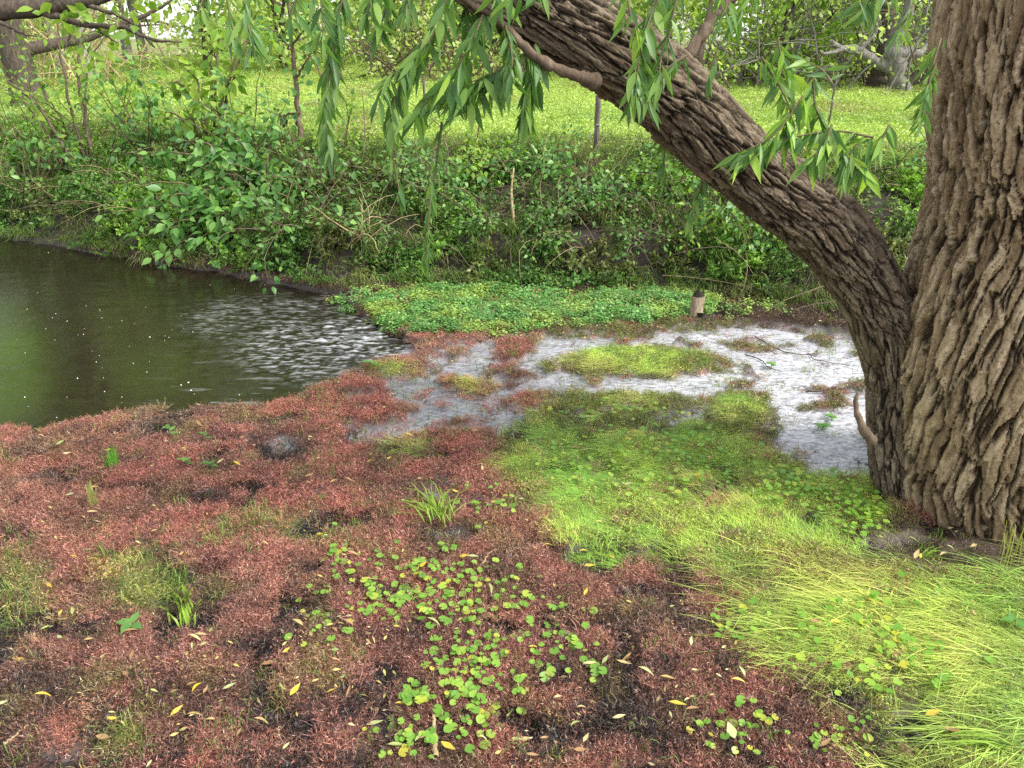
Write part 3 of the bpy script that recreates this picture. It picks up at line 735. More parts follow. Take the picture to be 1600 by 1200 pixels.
for a in [('largest dense patch of round yellow-green leaves in the middle of the red mat', 650, 925, 110, 62, 150),
          ('loose sheet of round green leaves low in the picture below the dense patch', 740, 1060, 85, 100, 120),
          ('small clump of round leaves in a dark hollow left of the loose sheet', 640, 1110, 30, 40, 22),
          ('row of seven or eight bright round leaves above left of the dense patch', 530, 870, 32, 34, 16),
          ('thin scatter of round leaves on dark red moss right of the loose sheet', 880, 1010, 70, 70, 44),
          ('round leaves in clusters below right, near the bottom edge by the yellow grass', 1150, 1150, 70, 40, 30),
          ('round leaves peeping from red moss just left of the flattened grass', 1150, 975, 50, 34, 24),
          ('pale round leaves lying all over the flattened lime grass', 1380, 1010, 150, 90, 90),
          ('leafy round patch at the foot of the willow trunk', 1345, 805, 44, 36, 90),
          ('fresh round leaves between lime grass in the middle of the green area', 1020, 735, 160, 60, 170),
          ('bright round leaves along the right edge of the green area by the silt', 1255, 770, 70, 34, 110),
          ('few round leaves on reddish moss right of the wet puddle', 760, 790, 60, 40, 20),
          ('scattered small round leaves at the bottom middle among litter', 660, 1165, 120, 30, 26),
          ('sparse round leaves on dark litter left of the dense patch', 500, 965, 60, 50, 22),
          ('sparse round leaves on brown red moss right of the dense patch', 800, 950, 60, 60, 30),
          ('round leaves on the silt flat under the far grass strip', 960, 645, 120, 14, 40),
          ('few round leaves on wet red moss at the lower right corner of the mat', 1330, 1160, 80, 30, 16)]:
    pennywort(*a)

# cress bed at the far side of the stream
def cress_proto():
    b = Bag()
    for k in range(18):
        p = np.array([[rng.normal(0, .022), rng.normal(0, .022), rng.uniform(.01, .05)]])
        V, T = batch(ROUND, p, rand_dirs(1) * (1, 1, .1), np.array([[rng.normal(0, .35), rng.normal(0, .35) - .2, 1]]), rng.uniform(.009, .017), 1)
        b.add(V, [T[0][:, ::-1]])
    return b.mesh('cress_leaves', M_CRESS)
cress = protos('cress', [cress_proto() for _ in range(4)])
x, y, z, M = sample_ground(34000, (-1.6, 3), (4.0, 5.8))
e = np.maximum(M['cress'], .35 * blobs(M['u'], M['v'], [(1180, 485, 60, 14, .4), (560, 470, 40, 14, 1), (930, 640, 140, 18, .3)]))
ok = rng.random(len(x)) < e * .9 * (.25 + .75 * sstep(.34, .5, fbm(x * 7, y * 7, 233)))
x, y, z = x[ok], y[ok], np.maximum(z[ok], .0); n = len(x)
tint = lerp(np.tile(np.array([.17, .36, .105]), (n, 1)), np.array([.30, .44, .10]), sstep(.4, .62, fbm(x * 5, y * 5, 231))) * rng.uniform(.5, 1.3, (n, 1))
tint = lerp(tint, np.array([.28, .20, .08]), (rng.random(n) < .06) * 1.0)
scatter('watercress_bed', 'bright green bed of cress leaves at the far side of the stream', cress, np.stack([x, y, z], -1), np.stack([rng.normal(0, .2, n), rng.normal(0, .2, n), rng.random(n) * 6.283], -1), rng.uniform(.55, 1.0, n) * (.6 + .9 * fbm(x * 9, y * 9, 234)), tint)

# ------------------------------------------------------------------ bank undergrowth and meadow grass
def sprig_proto(nl=16, L=.22, ls=.045, tpl=SMALL, spread=.6):
    b = Bag()
    for s in range(3):
        az = rng.random() * 6.283
        tip = np.array([math.cos(az) * spread * rng.uniform(.3, 1), math.sin(az) * spread * rng.uniform(.3, 1), rng.uniform(.5, 1)]) * L
        t = np.linspace(0, 1, 4)[:, None]
        C = t * tip + t * t * np.array([0, 0, -.3 * L])
        b.add(*strip(C, np.array([.004, .003, .002, 0]), (0, 1, .2)))
        q = rng.uniform(.2, 1, nl)[:, None]
        pos = q * tip + q * q * np.array([0, 0, -.3 * L])
        b.add(*batch(tpl, pos, rand_dirs(nl, .15) * (1, 1, .6), rand_dirs(nl, 1.2), rng.uniform(.6, 1.3, nl) * ls))
    return b.mesh('sprig', M_UNDER)
under = protos('undergrowth', [sprig_proto(16, .20, .026), sprig_proto(14, .24, .034), sprig_proto(12, .22, .042, OVATE), sprig_proto(20, .28, .022), sprig_proto(20, .34, .024)] )
ban = protos('bank_grass', [grass_proto(.75, .12, .3, .05, .14, 14, .03, .004) for _ in range(4)])
N = 42000
x = rng.uniform(-9, 6.5, N); y = foot_y(x) + rng.uniform(-.10, 2.1, N)
M = maps(x, y); z, t = ground_z(x, y, M)
u, v, d = proj(x, y, z)
cover = fbm(x * 2.3, y * 2.3 + z * 3, 241)
gap = blobs(u, v, [(960, 372, 110, 22, 1), (1380, 330, 60, 40, 1), (440, 440, 90, 14, .8), (260, 395, 60, 8, .8), (180, 210, 70, 14, .5), (60, 355, 90, 14, .8), (230, 340, 60, 12, .4)])
dn = sstep(.42, .52, cover) * (1 - gap) * np.where(t < .10, .45, 1) * np.where((t > 1.15) & (u > 640), .45, 1) * (1 - .85 * ((np.abs(u - 930) < 70) & (t > .75) & (t < 2)))
ok = (rng.random(N) < dn * .6) & (u > -250) & (u < 1900) & (M['pond'] < .5)
xx, yy, zz, tt, uu, cv_ = x[ok], y[ok], z[ok], t[ok], u[ok], cover[ok]; n = len(xx)
k = fbm(xx * 1.6, yy * 1.6, 251)
tint = lerp(np.tile(np.array([.10, .22, .045]), (n, 1)), np.array([.24, .42, .07]), sstep(.45, .60, k)); tint = lerp(tint, np.array([.17, .19, .065]), sstep(.42, .30, k))
tint *= rng.uniform(.42, 1.4, (n, 1))
scatter('undergrowth', 'tangle of small leafy plants covering the far bank', under, np.stack([xx, yy, zz - .01], -1), np.stack([rng.normal(0.25, .3, n), rng.normal(0, .3, n), rng.random(n) * 6.283], -1), rng.uniform(.6, 1.25, n) * (1 - .5 * sstep(1.0, 1.7, tt)), tint)
ok = (rng.random(N) < .22 * (1 - gap * .5) * sstep(.62, .45, cover)) & (u > -200) & (u < 1900) & (M['pond'] < .5)
xx, yy, zz = x[ok], y[ok], z[ok]; n = len(xx)
tint = lerp(np.tile(np.array([.16, .26, .05]), (n, 1)), np.array([.36, .34, .14]), (fbm(xx * 2, yy * 2, 255) > .63) * rng.random(n)) * rng.uniform(.4, 1.15, (n, 1))
scatter('bank_grass', 'long drooping grass hanging down the far bank', ban, np.stack([xx, yy, zz], -1), np.stack([rng.normal(0, .2, n), rng.normal(0, .2, n), -1.57 + rng.normal(0, .7, n)], -1), rng.uniform(.5, 1.15, n), tint)
def clover_proto():
    b = Bag()
    for k in range(12):
        b.add(*blade(np.array([rng.normal(0, .06), rng.normal(0, .06), -.01]), rng.random() * 6.283, rng.uniform(.05, .12), rng.uniform(.05, .11), .45, .006, 4))
    m = 34
    pos = np.stack([rng.normal(0, .07, m), rng.normal(0, .07, m), rng.uniform(.02, .07, m)], -1)
    b.add(*batch(FAR, pos, rand_dirs(m) * (1, 1, .3), rand_dirs(m, 2), rng.uniform(.014, .032, m), 1.5))
    return b.mesh('meadow_tuft', M_MGRASS)
mead = protos('meadow_tufts', [clover_proto() for _ in range(5)])
N = 46000
y = 5.8 + 20 * rng.random(N) ** 1.5; x = rng.uniform(-1, 1, N) * (2.5 + y * .85)
M = maps(x, y); z, t = ground_z(x, y, M)
ok = (t > 1.25 + .8 * rng.random(N))
x, y, z, t = x[ok], y[ok], z[ok], t[ok]; n = len(x)
k = fbm(x * .9, y * .9, 261)
tint = lerp(np.tile(np.array([.46, .58, .16]), (n, 1)), np.array([.36, .49, .13]), sstep(.48, .62, k)); tint = lerp(tint, np.array([.34, .30, .14]), sstep(.58, .70, fbm(x * 1.3, y * 1.3, 262)) * .6)
tint = lerp(tint, np.array([.16, .25, .05]), sstep(2.4, 1.3, t) * .7) * rng.uniform(.88, 1.12, (n, 1))
scatter('meadow_grass', 'yellow green meadow grass behind the bank', mead, np.stack([x, y, z], -1), np.stack([rng.normal(0, .1, n), rng.normal(0, .1, n), rng.random(n) * 6.283], -1), rng.uniform(.7, 1.2, n) * (.8 + .03 * y), tint)

# ------------------------------------------------------------------ the willow
def bark_tube(name, ctrl, nl, na, mat, root, seed, nplate, stretch, depth, flare=None, arc=(0, 2 * np.pi), twist=0.0):
    """ctrl rows: x y z r; furrowed bark as real relief"""
    S = spline(ctrl, 3000)
    l0 = np.concatenate([[0], np.cumsum(np.linalg.norm(np.diff(S[:, :3], axis=0), axis=1))])
    lu = np.linspace(0, l0[-1], nl)
    kern = np.ones(41) / 41
    S = np.stack([np.convolve(np.pad(np.interp(lu, l0, S[:, i]), 20, mode='reflect', reflect_type='odd'), kern, 'valid') for i in range(4)], -1)
    C, r = S[:, :3], S[:, 3]
    T, N_, B = frames(C)
    a = np.linspace(0, 2 * np.pi, na, endpoint=False)
    L = np.concatenate([[0], np.cumsum(np.linalg.norm(np.diff(C, axis=0), axis=1))])
    AA, LL = np.meshgrid(a, L)
    rr = np.repeat(r[:, None], na, 1)
    if flare is not None: rr = rr * flare(AA, LL)
    circ = 2 * np.pi * r.mean()
    # domain warp keeps the seam closed: noise is read on the circle
    cx, sx_ = np.cos(AA) * r.mean(), np.sin(AA) * r.mean()
    w1 = fbm(cx * 5 + LL * .9, sx_ * 5 + LL * 2.3, seed, 4) - .5
    w2 = fbm(cx * 14 + LL * 3, sx_ * 14 - LL * 7, seed + 3, 3) - .5
    pu = AA / (2 * np.pi) * nplate + (w1 * 1.9 + w2 * .8) + (twist(LL) if callable(twist) else twist * LL)
    pv = LL * stretch + w1 * 1.2
    pu_w = np.mod(pu, nplate)
    j1 = fbm(pu * 2.6, pv * 2.6, seed + 61, 4) - .5; j2 = fbm(pu * 2.6 + 40, pv * 2.6, seed + 62, 4) - .5
    pu2, pv2 = pu + .75 * j1, pv + .9 * j2
    f1, f2, cid = worley(pu2, pv2, seed)
    e1 = f2 - f1
    g1, g2, cid2 = worley(pu2 * 1.7 + 3, pv2 * 2.3 + 7, seed + 21)
    e2 = g2 - g1
    crack = sstep(.02, .24, e1)
    crack2 = sstep(.0, .10, e2)
    rough = fbm(pu * 3.2, pv * 5.5, seed + 7, 5)
    flake = np.floor(rough * 7 + cid2 * 2) / 7
    plate = crack * (.55 + .45 * crack2)
    h = depth * (crack * (.55 + .6 * cid + .38 * cid2 * crack2) + .75 * (flake - .55) * crack - .75) + depth * .5 * (fbm(pu * 7, pv * 14, seed + 8, 3) - .5) + depth * .8 * w1
    tone = np.clip(.25 + .45 * cid2 + .5 * (rough - .35), 0, 1)
    V = C[:, None] + (rr + h)[..., None] * (np.cos(AA)[..., None] * N_[:, None] + np.sin(AA)[..., None] * B[:, None])
    V = V.reshape(-1, 3)
    i = np.arange(nl - 1)[:, None] * na; j = np.arange(na)[None]; jn = (j + 1) % na
    Q = np.stack([i + j, i + jn, i + na + jn, i + na + j], -1).reshape(-1, 4)
    me = new_mesh(name, V - org(root), [Q], mat)
    attr(me, 'plate', 'FLOAT', np.clip(plate * 1.25, 0, 1).ravel()); attr(me, 'tone', 'FLOAT', tone.ravel())
    return link(name, me, root)
WX, WY = TREE_X, TREE_Y
willow = thing('willow_tree', 'huge leaning willow with deeply furrowed bark and drooping leaves at the right', 'willow tree', (WX, WY, 0))
def tr_flare(A, L):                                   # buttress roots spread at the foot
    k = np.exp(-L / .30)
    return 1 + k * (.09 + .11 * np.sin(A * 5 + 1.1) + .07 * np.sin(A * 9 + .4))
bark_tube('trunk', [(2.05, 2.65, -.22, .47), (2.012, 2.64, 0, .44), (1.952, 2.635, .15, .415), (1.904, 2.63, .3, .395), (1.848, 2.62, .5, .38), (1.808, 2.61, .7, .365), (1.788, 2.60, .9, .355), (1.784, 2.59, 1.1, .345),
           (1.764, 2.58, 1.3, .34), (1.716, 2.57, 1.5, .335), (1.676, 2.57, 1.7, .33), (1.65, 2.57, 1.9, .325), (1.66, 2.6, 2.6, .29), (1.72, 2.65, 3.6, .22)],
          900, 520, M_BARK, willow, 301, 56, 3.6, .021, tr_flare, twist=lambda L: 2.5 * np.minimum(L, .5) - 6.0 * (np.clip(L - .5, 0, 1.0) - .5 * np.clip(L - .5, 0, 1.0) ** 2 * (L < 1.5) - .5 * (L >= 1.5)))
def P(u, v, d): return at_depth(np.array(float(u)), np.array(float(v)), float(d))
LIMB = [(1440, 840, 3.12, .135), (1412, 750, 3.06, .118), (1404, 660, 2.99, .112), (1405, 575, 2.93, .115), (1378, 495, 2.84, .118), (1343, 425, 2.73, .118), (1276, 338, 2.58, .122), (1215, 300, 2.47, .112), (1140, 237, 2.34, .107), (1035, 140, 2.20, .112), (950, 76, 2.08, .106), (840, 5, 1.98, .110), (740, -65, 1.90, .105), (600, -190, 1.85, .09), (420, -330, 1.85, .07)]
bark_tube('limb', [(*P(u, v, d), r) for u, v, d, r in LIMB], 700, 260, M_BARK_L, willow, 401, 26, 5.5, .012, twist=1.0)
def branch(name, pts, root, mat, ns=7, n=24, wob=.0):
    S = spline([(*P(u, v, d), r) for u, v, d, r in pts], n)
    C = S[:, :3] + wob * rng.normal(size=(n, 3)) * S[:, 3:4]
    V, F = tube(C, S[:, 3] * (1 + .12 * rng.normal(size=n)), ns)
    return link(name, new_mesh(name, V - org(root), F, mat), root), C
branch('branch', [(930, 128, 2.03, .022), (912, 121, 2.0, .017), (880, 112, 1.97, .0135), (835, 88, 1.94, .0125), (800, 52, 1.92, .011), (770, 22, 1.9, .010), (735, 5, 1.88, .008), (690, -40, 1.86, .006)], willow, M_BRANCH, 9, 40, .1)
branch('branch', [(1050, 150, 2.30, .035), (1068, 108, 2.31, .022), (1085, 70, 2.32, .019), (1112, 34, 2.33, .017), (1145, -5, 2.33, .015), (1190, -70, 2.33, .012)], willow, M_BRANCH, 9, 40, .15)
branch('branch', [(1046, 60, 2.5, .009), (1047, 20, 2.5, .008), (1049, -30, 2.5, .007)], willow, M_BRANCH)
branch('branch', [(1090, 125, 2.5, .010), (1098, 70, 2.5, .009), (1112, 0, 2.5, .008), (1120, -50, 2.5, .007)], willow, M_BRANCH)
branch('stub', [(1362, 690, 2.62, .020), (1348, 668, 2.60, .014), (1339, 645, 2.60, .010), (1337, 625, 2.60, .0075), (1341, 612, 2.60, .004)], willow, M_BRANCH, 8, 16, .1)

WL_ME = []
for k in range(5):
    pr = [[0, .11, .19, .215, .19, .13, .06, 0], [0, .12, .20, .23, .20, .12, .05, 0], [0, .09, .17, .195, .17, .13, .07, 0], [0, .13, .23, .25, .21, .14, .06, 0], [0, .1, .18, .2, .19, .15, .07, 0]][k]
    V, T = leaf_tpl(pr, .10 + .06 * (k % 3), (.22, .05, .35, .12, -.1)[k])
    V = V.copy(); V[:, 0] += (.03, -.05, .06, 0, -.03)[k] * np.sin(V[:, 1] * 3.1)
    for mt in (M_WLEAF, M_WYOUNG):
        WL_ME.append(new_mesh('willow_leaf', V, [T], mt))
LEAVES = []                                            # (position, direction, normal, length, young, depth)
def spray(pts, n, L=.092, young=0.0, hang=.9, spread=.55, r0=.003):
    """a leafy twig through (u, v, depth)"""
    n = int(n * 2.1); L = L * .78; spread = spread * 1.45; hang = hang * .9
    S = spline(np.array([P(*p) for p in pts]), 22)
    V, F = tube(S, np.linspace(r0, .0011, 22), 5)
    link('twig', new_mesh('twig', V - org(willow), F, M_TWIG), willow)
    T = norm(np.gradient(S, axis=0))
    for i in range(n):
        f = (i + rng.random()) / n
        k = min(21, int(f * 21.99))
        side = np.array([rng.normal(), rng.normal() * .7, 0]); side /= max(np.linalg.norm(side), 1e-6)
        d = .45 * T[k] + spread * side * rng.uniform(.5, 1.2) + np.array([0, 0, -hang * rng.uniform(.6, 1.25)])
        nr = np.array([rng.normal(0, .8), -1.0, .55 + rng.normal(0, .5)])
        LEAVES.append((S[k] + rng.normal(0, .003, 3), d, nr, L * (.45 + .75 * rng.random() ** .8), rng.random() < young, (S[k] - CAMP) @ FWD))
    d = T[-1] + np.array([0, 0, -.5 * hang]); LEAVES.append((S[-1], d, np.array([rng.normal(0, .4), -1, .5]), L, rng.random() < young, (S[-1] - CAMP) @ FWD))
spray([(405, -40, 1.75), (385, 10, 1.75), (392, 55, 1.75), (400, 75, 1.76)], 14, .085)
spray([(330, -40, 1.8), (318, -5, 1.8), (310, 20, 1.8)], 8, .075)
spray([(430, -60, 1.8), (460, -15, 1.8), (455, 30, 1.8)], 10, .08)
spray([(545, -40, 1.9), (530, 20, 1.9), (520, 80, 1.92), (512, 140, 1.94), (510, 185, 1.95), (514, 235, 1.95)], 60, .095, .0, 1.0, .42)
spray([(480, -40, 1.85), (500, -5, 1.85), (505, 60, 1.86)], 14, .085)
spray([(610, -50, 1.7), (585, -10, 1.7), (572, 20, 1.7)], 12, .09)
spray([(700, -20, 1.9), (683, 45, 1.9), (655, 80, 1.9), (615, 115, 1.92), (592, 150, 1.93)], 26, .10, .05)
spray([(665, 75, 1.95), (640, 105, 1.95), (618, 150, 1.95), (612, 190, 1.95)], 20, .115, .1, 1.2, .25)
spray([(760, 10, 1.9), (735, 70, 1.9), (710, 110, 1.92), (675, 150, 1.93), (650, 175, 1.94)], 30, .11, .05)
spray([(830, 75, 1.95), (790, 105, 1.95), (745, 125, 1.95), (705, 145, 1.95)], 30, .11)
spray([(835, 70, 1.95), (838, 100, 1.95), (826, 140, 1.96), (820, 175, 1.97)], 34, .11, .03, 1.1, .4)
spray([(790, 40, 1.9), (800, 90, 1.9), (796, 130, 1.9)], 14, .095)
spray([(780, -50, 1.65), (775, -15, 1.65), (790, 0, 1.65)], 9, .085)
spray([(715, -50, 1.7), (705, -10, 1.7), (690, 10, 1.7)], 10, .085)
spray([(650, -50, 1.75), (640, -10, 1.75), (632, 20, 1.75)], 9, .08)
spray([(1035, -20, 1.85), (1015, 30, 1.85), (1002, 75, 1.85), (995, 120, 1.86), (988, 150, 1.86)], 24, .10, .25, .9, .6)
spray([(1075, 85, 2.0), (1040, 110, 1.98), (1020, 145, 1.96), (1012, 160, 1.95)], 14, .09, .1)
spray([(1120, -30, 1.8), (1135, 5, 1.8), (1128, 25, 1.8)], 6, .085, .2)
spray([(1395, -40, 1.8), (1368, -5, 1.8), (1340, 5, 1.8)], 10, .085)
spray([(1345, -60, 1.8), (1345, -20, 1.8), (1355, 0, 1.8)], 7, .08)
spray([(1440, -40, 1.9), (1425, 10, 1.9), (1412, 40, 1.9), (1400, 55, 1.9)], 11, .07)
spray([(1462, 100, 2.0), (1452, 130, 2.0), (1443, 160, 2.0)], 10, .075)
spray([(1365, 215, 1.85), (1310, 205, 1.85), (1250, 212, 1.85), (1195, 225, 1.85), (1155, 238, 1.86)], 40, .098, .75, .75, .45)
spray([(1270, 120, 1.85), (1275, 170, 1.85), (1300, 215, 1.85), (1325, 245, 1.85), (1350, 262, 1.85)], 34, .098, .9, .8, .6)
spray([(1190, 90, 1.9), (1215, 130, 1.88), (1235, 175, 1.86), (1230, 215, 1.86)], 22, .095, .7, .6, .6)
spray([(1300, 130, 1.85), (1285, 110, 1.85), (1260, 95, 1.85)], 8, .08, .8, .3, .6)
spray([(1340, 225, 1.85), (1325, 250, 1.85), (1322, 270, 1.85)], 12, .085, 1.0)
spray([(1120, 80, 2.0), (1110, 110, 2.0), (1108, 125, 2.0)], 3, .07, .9, .9, .2)
spray([(600, 190, 2.0), (612, 240, 2.02), (622, 285, 2.05), (625, 302, 2.05)], 5, .08, 1.0, 1.2, .3)
spray([(690, 190, 2.1), (682, 255, 2.12), (672, 320, 2.14), (668, 375, 2.15), (666, 410, 2.16)], 24, .066, .3, 1.1, .35)
spray([(1030, 190, 2.3), (1038, 240, 2.3), (1035, 285, 2.32)], 10, .08, .1, 1.1, .4)
spray([(1100, 270, 2.4), (1090, 310, 2.4), (1080, 350, 2.42)], 14, .085, .35, 1.1, .5)
spray([(1140, 330, 2.4), (1150, 345, 2.4), (1158, 355, 2.4)], 5, .06, .5)
spray([(1390, 195, 1.85), (1372, 225, 1.85), (1352, 250, 1.85)], 9, .095, .9, .8, .6)
spray([(1255, 150, 1.84), (1215, 205, 1.84), (1170, 235, 1.84)], 14, .098, .85, .8, .55)
spray([(1300, 195, 1.83), (1285, 230, 1.83), (1262, 250, 1.83)], 12, .095, .6, .8, .55)
spray([(1215, 60, 1.84), (1222, 95, 1.84), (1232, 120, 1.84)], 5, .095, .9, .7, .5)
spray([(1060, -20, 1.84), (1050, 30, 1.84), (1035, 80, 1.85), (1030, 120, 1.85)], 12, .10, .2)
spray([(975, -30, 1.84), (985, 20, 1.84), (1000, 55, 1.84)], 8, .095, .2)
spray([(1470, 60, 2.02), (1455, 110, 2.02), (1447, 150, 2.02), (1440, 185, 2.02)], 14, .085, .1)
spray([(1410, -40, 1.9), (1380, 0, 1.9), (1350, 15, 1.9)], 9, .09, .2)
spray([(1180, -30, 1.9), (1165, 5, 1.9), (1150, 25, 1.9)], 7, .09, .3)
spray([(880, -40, 1.5), (845, -20, 1.5), (800, -5, 1.5)], 8, .08, .1)
spray([(620, -30, 1.95), (600, 20, 1.95), (590, 50, 1.95)], 12, .095, .2)
spray([(720, -30, 1.95), (730, 20, 1.95), (745, 55, 1.95)], 12, .095, .1)
spray([(350, -30, 2.0), (360, 30, 2.0), (368, 60, 2.0)], 10, .09, .1)
spray([(800, 95, 1.98), (765, 125, 1.98), (720, 165, 1.98)], 16, .11, .05)
LEAVES.sort(key=lambda a: -a[3] / a[5])
wo_ = org(willow)
for i, (p, d, nr, L, yg, dep) in enumerate(LEAVES[:300]):
    o = link('leaf', WL_ME[2 * int(rng.integers(5)) + int(yg)], willow)
    o.matrix_local = frame_matrix(p - wo_, d, nr) @ Matrix.Diagonal((L * rng.uniform(.72, 1.12), L, L * rng.uniform(-.6, 1.8), 1))
rest = LEAVES[300:]
if rest:
    V, T = batch(WILLOW, np.array([a[0] for a in rest]), np.array([a[1] for a in rest]), np.array([a[2] for a in rest]), np.array([a[3] for a in rest]), rng.uniform(.6, 1.1, len(rest)))
    tag(link('foliage', new_mesh('foliage', V - wo_, T, M_WLEAF_I), willow), None, None, None, 'stuff')

# ------------------------------------------------------------------ other trees and shrubs
def gz(x, y):
    a, b = np.array([float(x)]), np.array([float(y)])
    return float(ground_z(a, b)[0][0])
def limb_curve(p0, d0, L, n=9, droop=0., wig=.12):
    P_ = [np.array(p0, float)]; d = np.array(d0, float); d /= np.linalg.norm(d)
    for i in range(n - 1):
        d = d + rng.normal(0, wig, 3) + np.array([0, 0, -droop / n]); d /= np.linalg.norm(d)
        P_.append(P_[-1] + d * L / (n - 1))
    return np.array(P_)
def crown_mesh(root, clumps, per, spread, size, mat, tpl=FAR, name='crown', up=.8):
    clumps = np.asarray(clumps)
    c = np.repeat(clumps, per, 0); n = len(c)
    pos = c + rng.normal(size=(n, 3)) * np.asarray(spread)
    g = np.array([gzfast(pos[:, 0], pos[:, 1])]).ravel()
    pos = pos[pos[:, 2] > g + .03]; n = len(pos)
    V, T = batch(tpl, pos, rand_dirs(n, -.3), rand_dirs(n, up), rng.uniform(.6, 1.3, n) * size)
    return link(name, new_mesh(name, V - org(root), T, mat), root)
def gzfast(x, y): return ground_z(np.asarray(x, float), np.asarray(y, float))[0]
def tree(name, label, x, y, h, r, lean, bark, leafm, crown_r, z0, nclump, per, lsize, group=None, nb=6, twigs=0, cat='tree'):
    z = gz(x, y) - .05
    root = thing(name, label, cat, (x, y, z), group)
    top = np.array([x + lean[0], y + lean[1], z + h * .8])
    C = spline(np.array([(x, y, z - .1), (x + lean[0] * .2 + rng.normal(0, .05), y + lean[1] * .2, z + h * .22), (x + lean[0] * .6, y + lean[1] * .6, z + h * .5), top]), 20)
    rad = r * np.linspace(1, .35, 20) * (1 + .05 * rng.normal(size=20)); rad[0] *= 1.3; rad[1] *= 1.1
    V, F = tube(C, rad, 12)
    link('trunk', new_mesh('trunk', V - org(root), F, bark), root)
    for b in range(nb):
        k = int(rng.uniform(3, 17)); az = rng.random() * 6.283
        Bc = limb_curve(C[k], (math.cos(az), math.sin(az), rng.uniform(.1, .8)), rng.uniform(.5, 1) * crown_r * 1.1, 9, rng.uniform(0, .8))
        bag = Bag(); bag.add(*tube(Bc, np.linspace(rad[k] * .5, .008, 9), 6))
        for s in range(twigs):
            kk = int(rng.uniform(2, 8)); bag.add(*tube(limb_curve(Bc[kk], rand_dirs(1, -.1)[0], rng.uniform(.3, .9), 6, .5, .25), np.linspace(.010, .003, 6), 4))
        link('branch', bag.mesh('branch', bark, org(root)), root)
    th = rng.random(nclump) * 6.283; zz = rng.uniform(z0, h, nclump)
    prof = np.sqrt(np.clip(1 - ((zz - (z0 + h) / 2) / ((h - z0) / 2 + .01)) ** 2, .12, 1))
    rr_ = crown_r * prof * np.sqrt(rng.random(nclump))
    cl = np.stack([x + lean[0] * zz / h + rr_ * np.cos(th), y + lean[1] * zz / h + rr_ * np.sin(th), z + zz], -1)
    if nclump: crown_mesh(root, cl, per, crown_r * np.array([.13, .13, .10]), lsize, leafm)
    return root
def tree_px(name, label, u, v, Y, *a, **k):
    p = at_Y(np.array(float(u)), np.array(float(v)), float(Y))
    return tree(name, label, float(p[0]), float(Y), *a, **k)
tree_px('old_tree', 'stout dark barked tree standing on the left bank at the picture edge', 45, 150, 10.8, 8, .20, (-.5, 0), M_DBARK, M_FARLEAF, 2.2, 2.2, 60, 60, .13, nb=7, twigs=3)
GB = 'trees along the far side of the meadow'
bgt = [(-40, 17, 9, .16, M_DBARK, M_FARDARK, 2.6, .6, 'shaded dense tree with dark stem at the far left of the meadow'),
       (100, 18, 10, .10, M_PALE, M_FARLEAF, 2.2, 1.8, 'slender pale stemmed tree right of the stout dark trunk'),
       (140, 15.5, 9, .13, M_PALE, M_FARLEAF, 2.0, 2.6, 'whitish leaning trunk seen through the gap in the left shrubs'),
       (205, 21, 11, .12, M_GBARK, M_FARLEAF, 2.4, 2.2, 'first of the straight grey stems at the back of the left gap'),
       (232, 22, 11, .12, M_GBARK, M_FARLEAF, 2.4, 2.2, 'second of the straight grey stems, closest to the white sky gap'),
       (330, 19, 10, .14, M_DBARK, M_FARLEAF, 2.8, .3, 'bushy lime tree right of the small white sky gap'),
       (450, 17.5, 10, .13, M_DBARK, M_FARLEAF, 2.8, .3, 'bright leafy tree behind the thin brown sapling'),
       (580, 20, 11, .15, M_GBARK, M_FARLEAF, 2.9, .4, 'tree with yellowish crown behind the hanging willow leaves'),
       (720, 19, 10, .13, M_BRANCH, M_FARLEAF, 2.6, .8, 'thinly leaved brownish tree left of the big limb'),
       (860, 20, 11, .15, M_DBARK, M_FARLEAF, 2.8, .5, 'lime tree hidden mostly behind the big limb'),
       (1010, 18.5, 11, .14, M_GBARK, M_FARLEAF, 2.7, .9, 'pale tree behind the upright twigs on the limb'),
       (1085, 20, 11, .13, M_GBARK, M_FARLEAF, 2.4, 1.2, 'light tree right of the limb over a bright sky gap'),
       (1220, 14.2, 9, .12, M_DBARK, M_LIME_I, 2.2, .25, 'fresh lime bushy tree between limb and right trunk'),
       (1310, 19, 10, .14, M_GBARK, M_FARDARK, 2.4, .6, 'olive toned tree left of the lichened fork'),
       (1480, 18, 10, .16, M_DBARK, M_FARDARK, 2.8, .4, 'dark tree half hidden behind the willow trunk'),
       (1640, 17, 10, .16, M_DBARK, M_FARLEAF, 3.0, .3, 'leafy tree at the far right behind the willow')]
for (u, Y, h, r, bk, lm, cr, z0, lb) in bgt:
    if u > 400: h *= .55
    tree_px('meadow_tree', lb, u, 115, Y, h, r, (rng.normal(0, .4), rng.normal(0, .3)), bk, lm, cr, z0, 95, 52, .15, GB, nb=8, twigs=5)
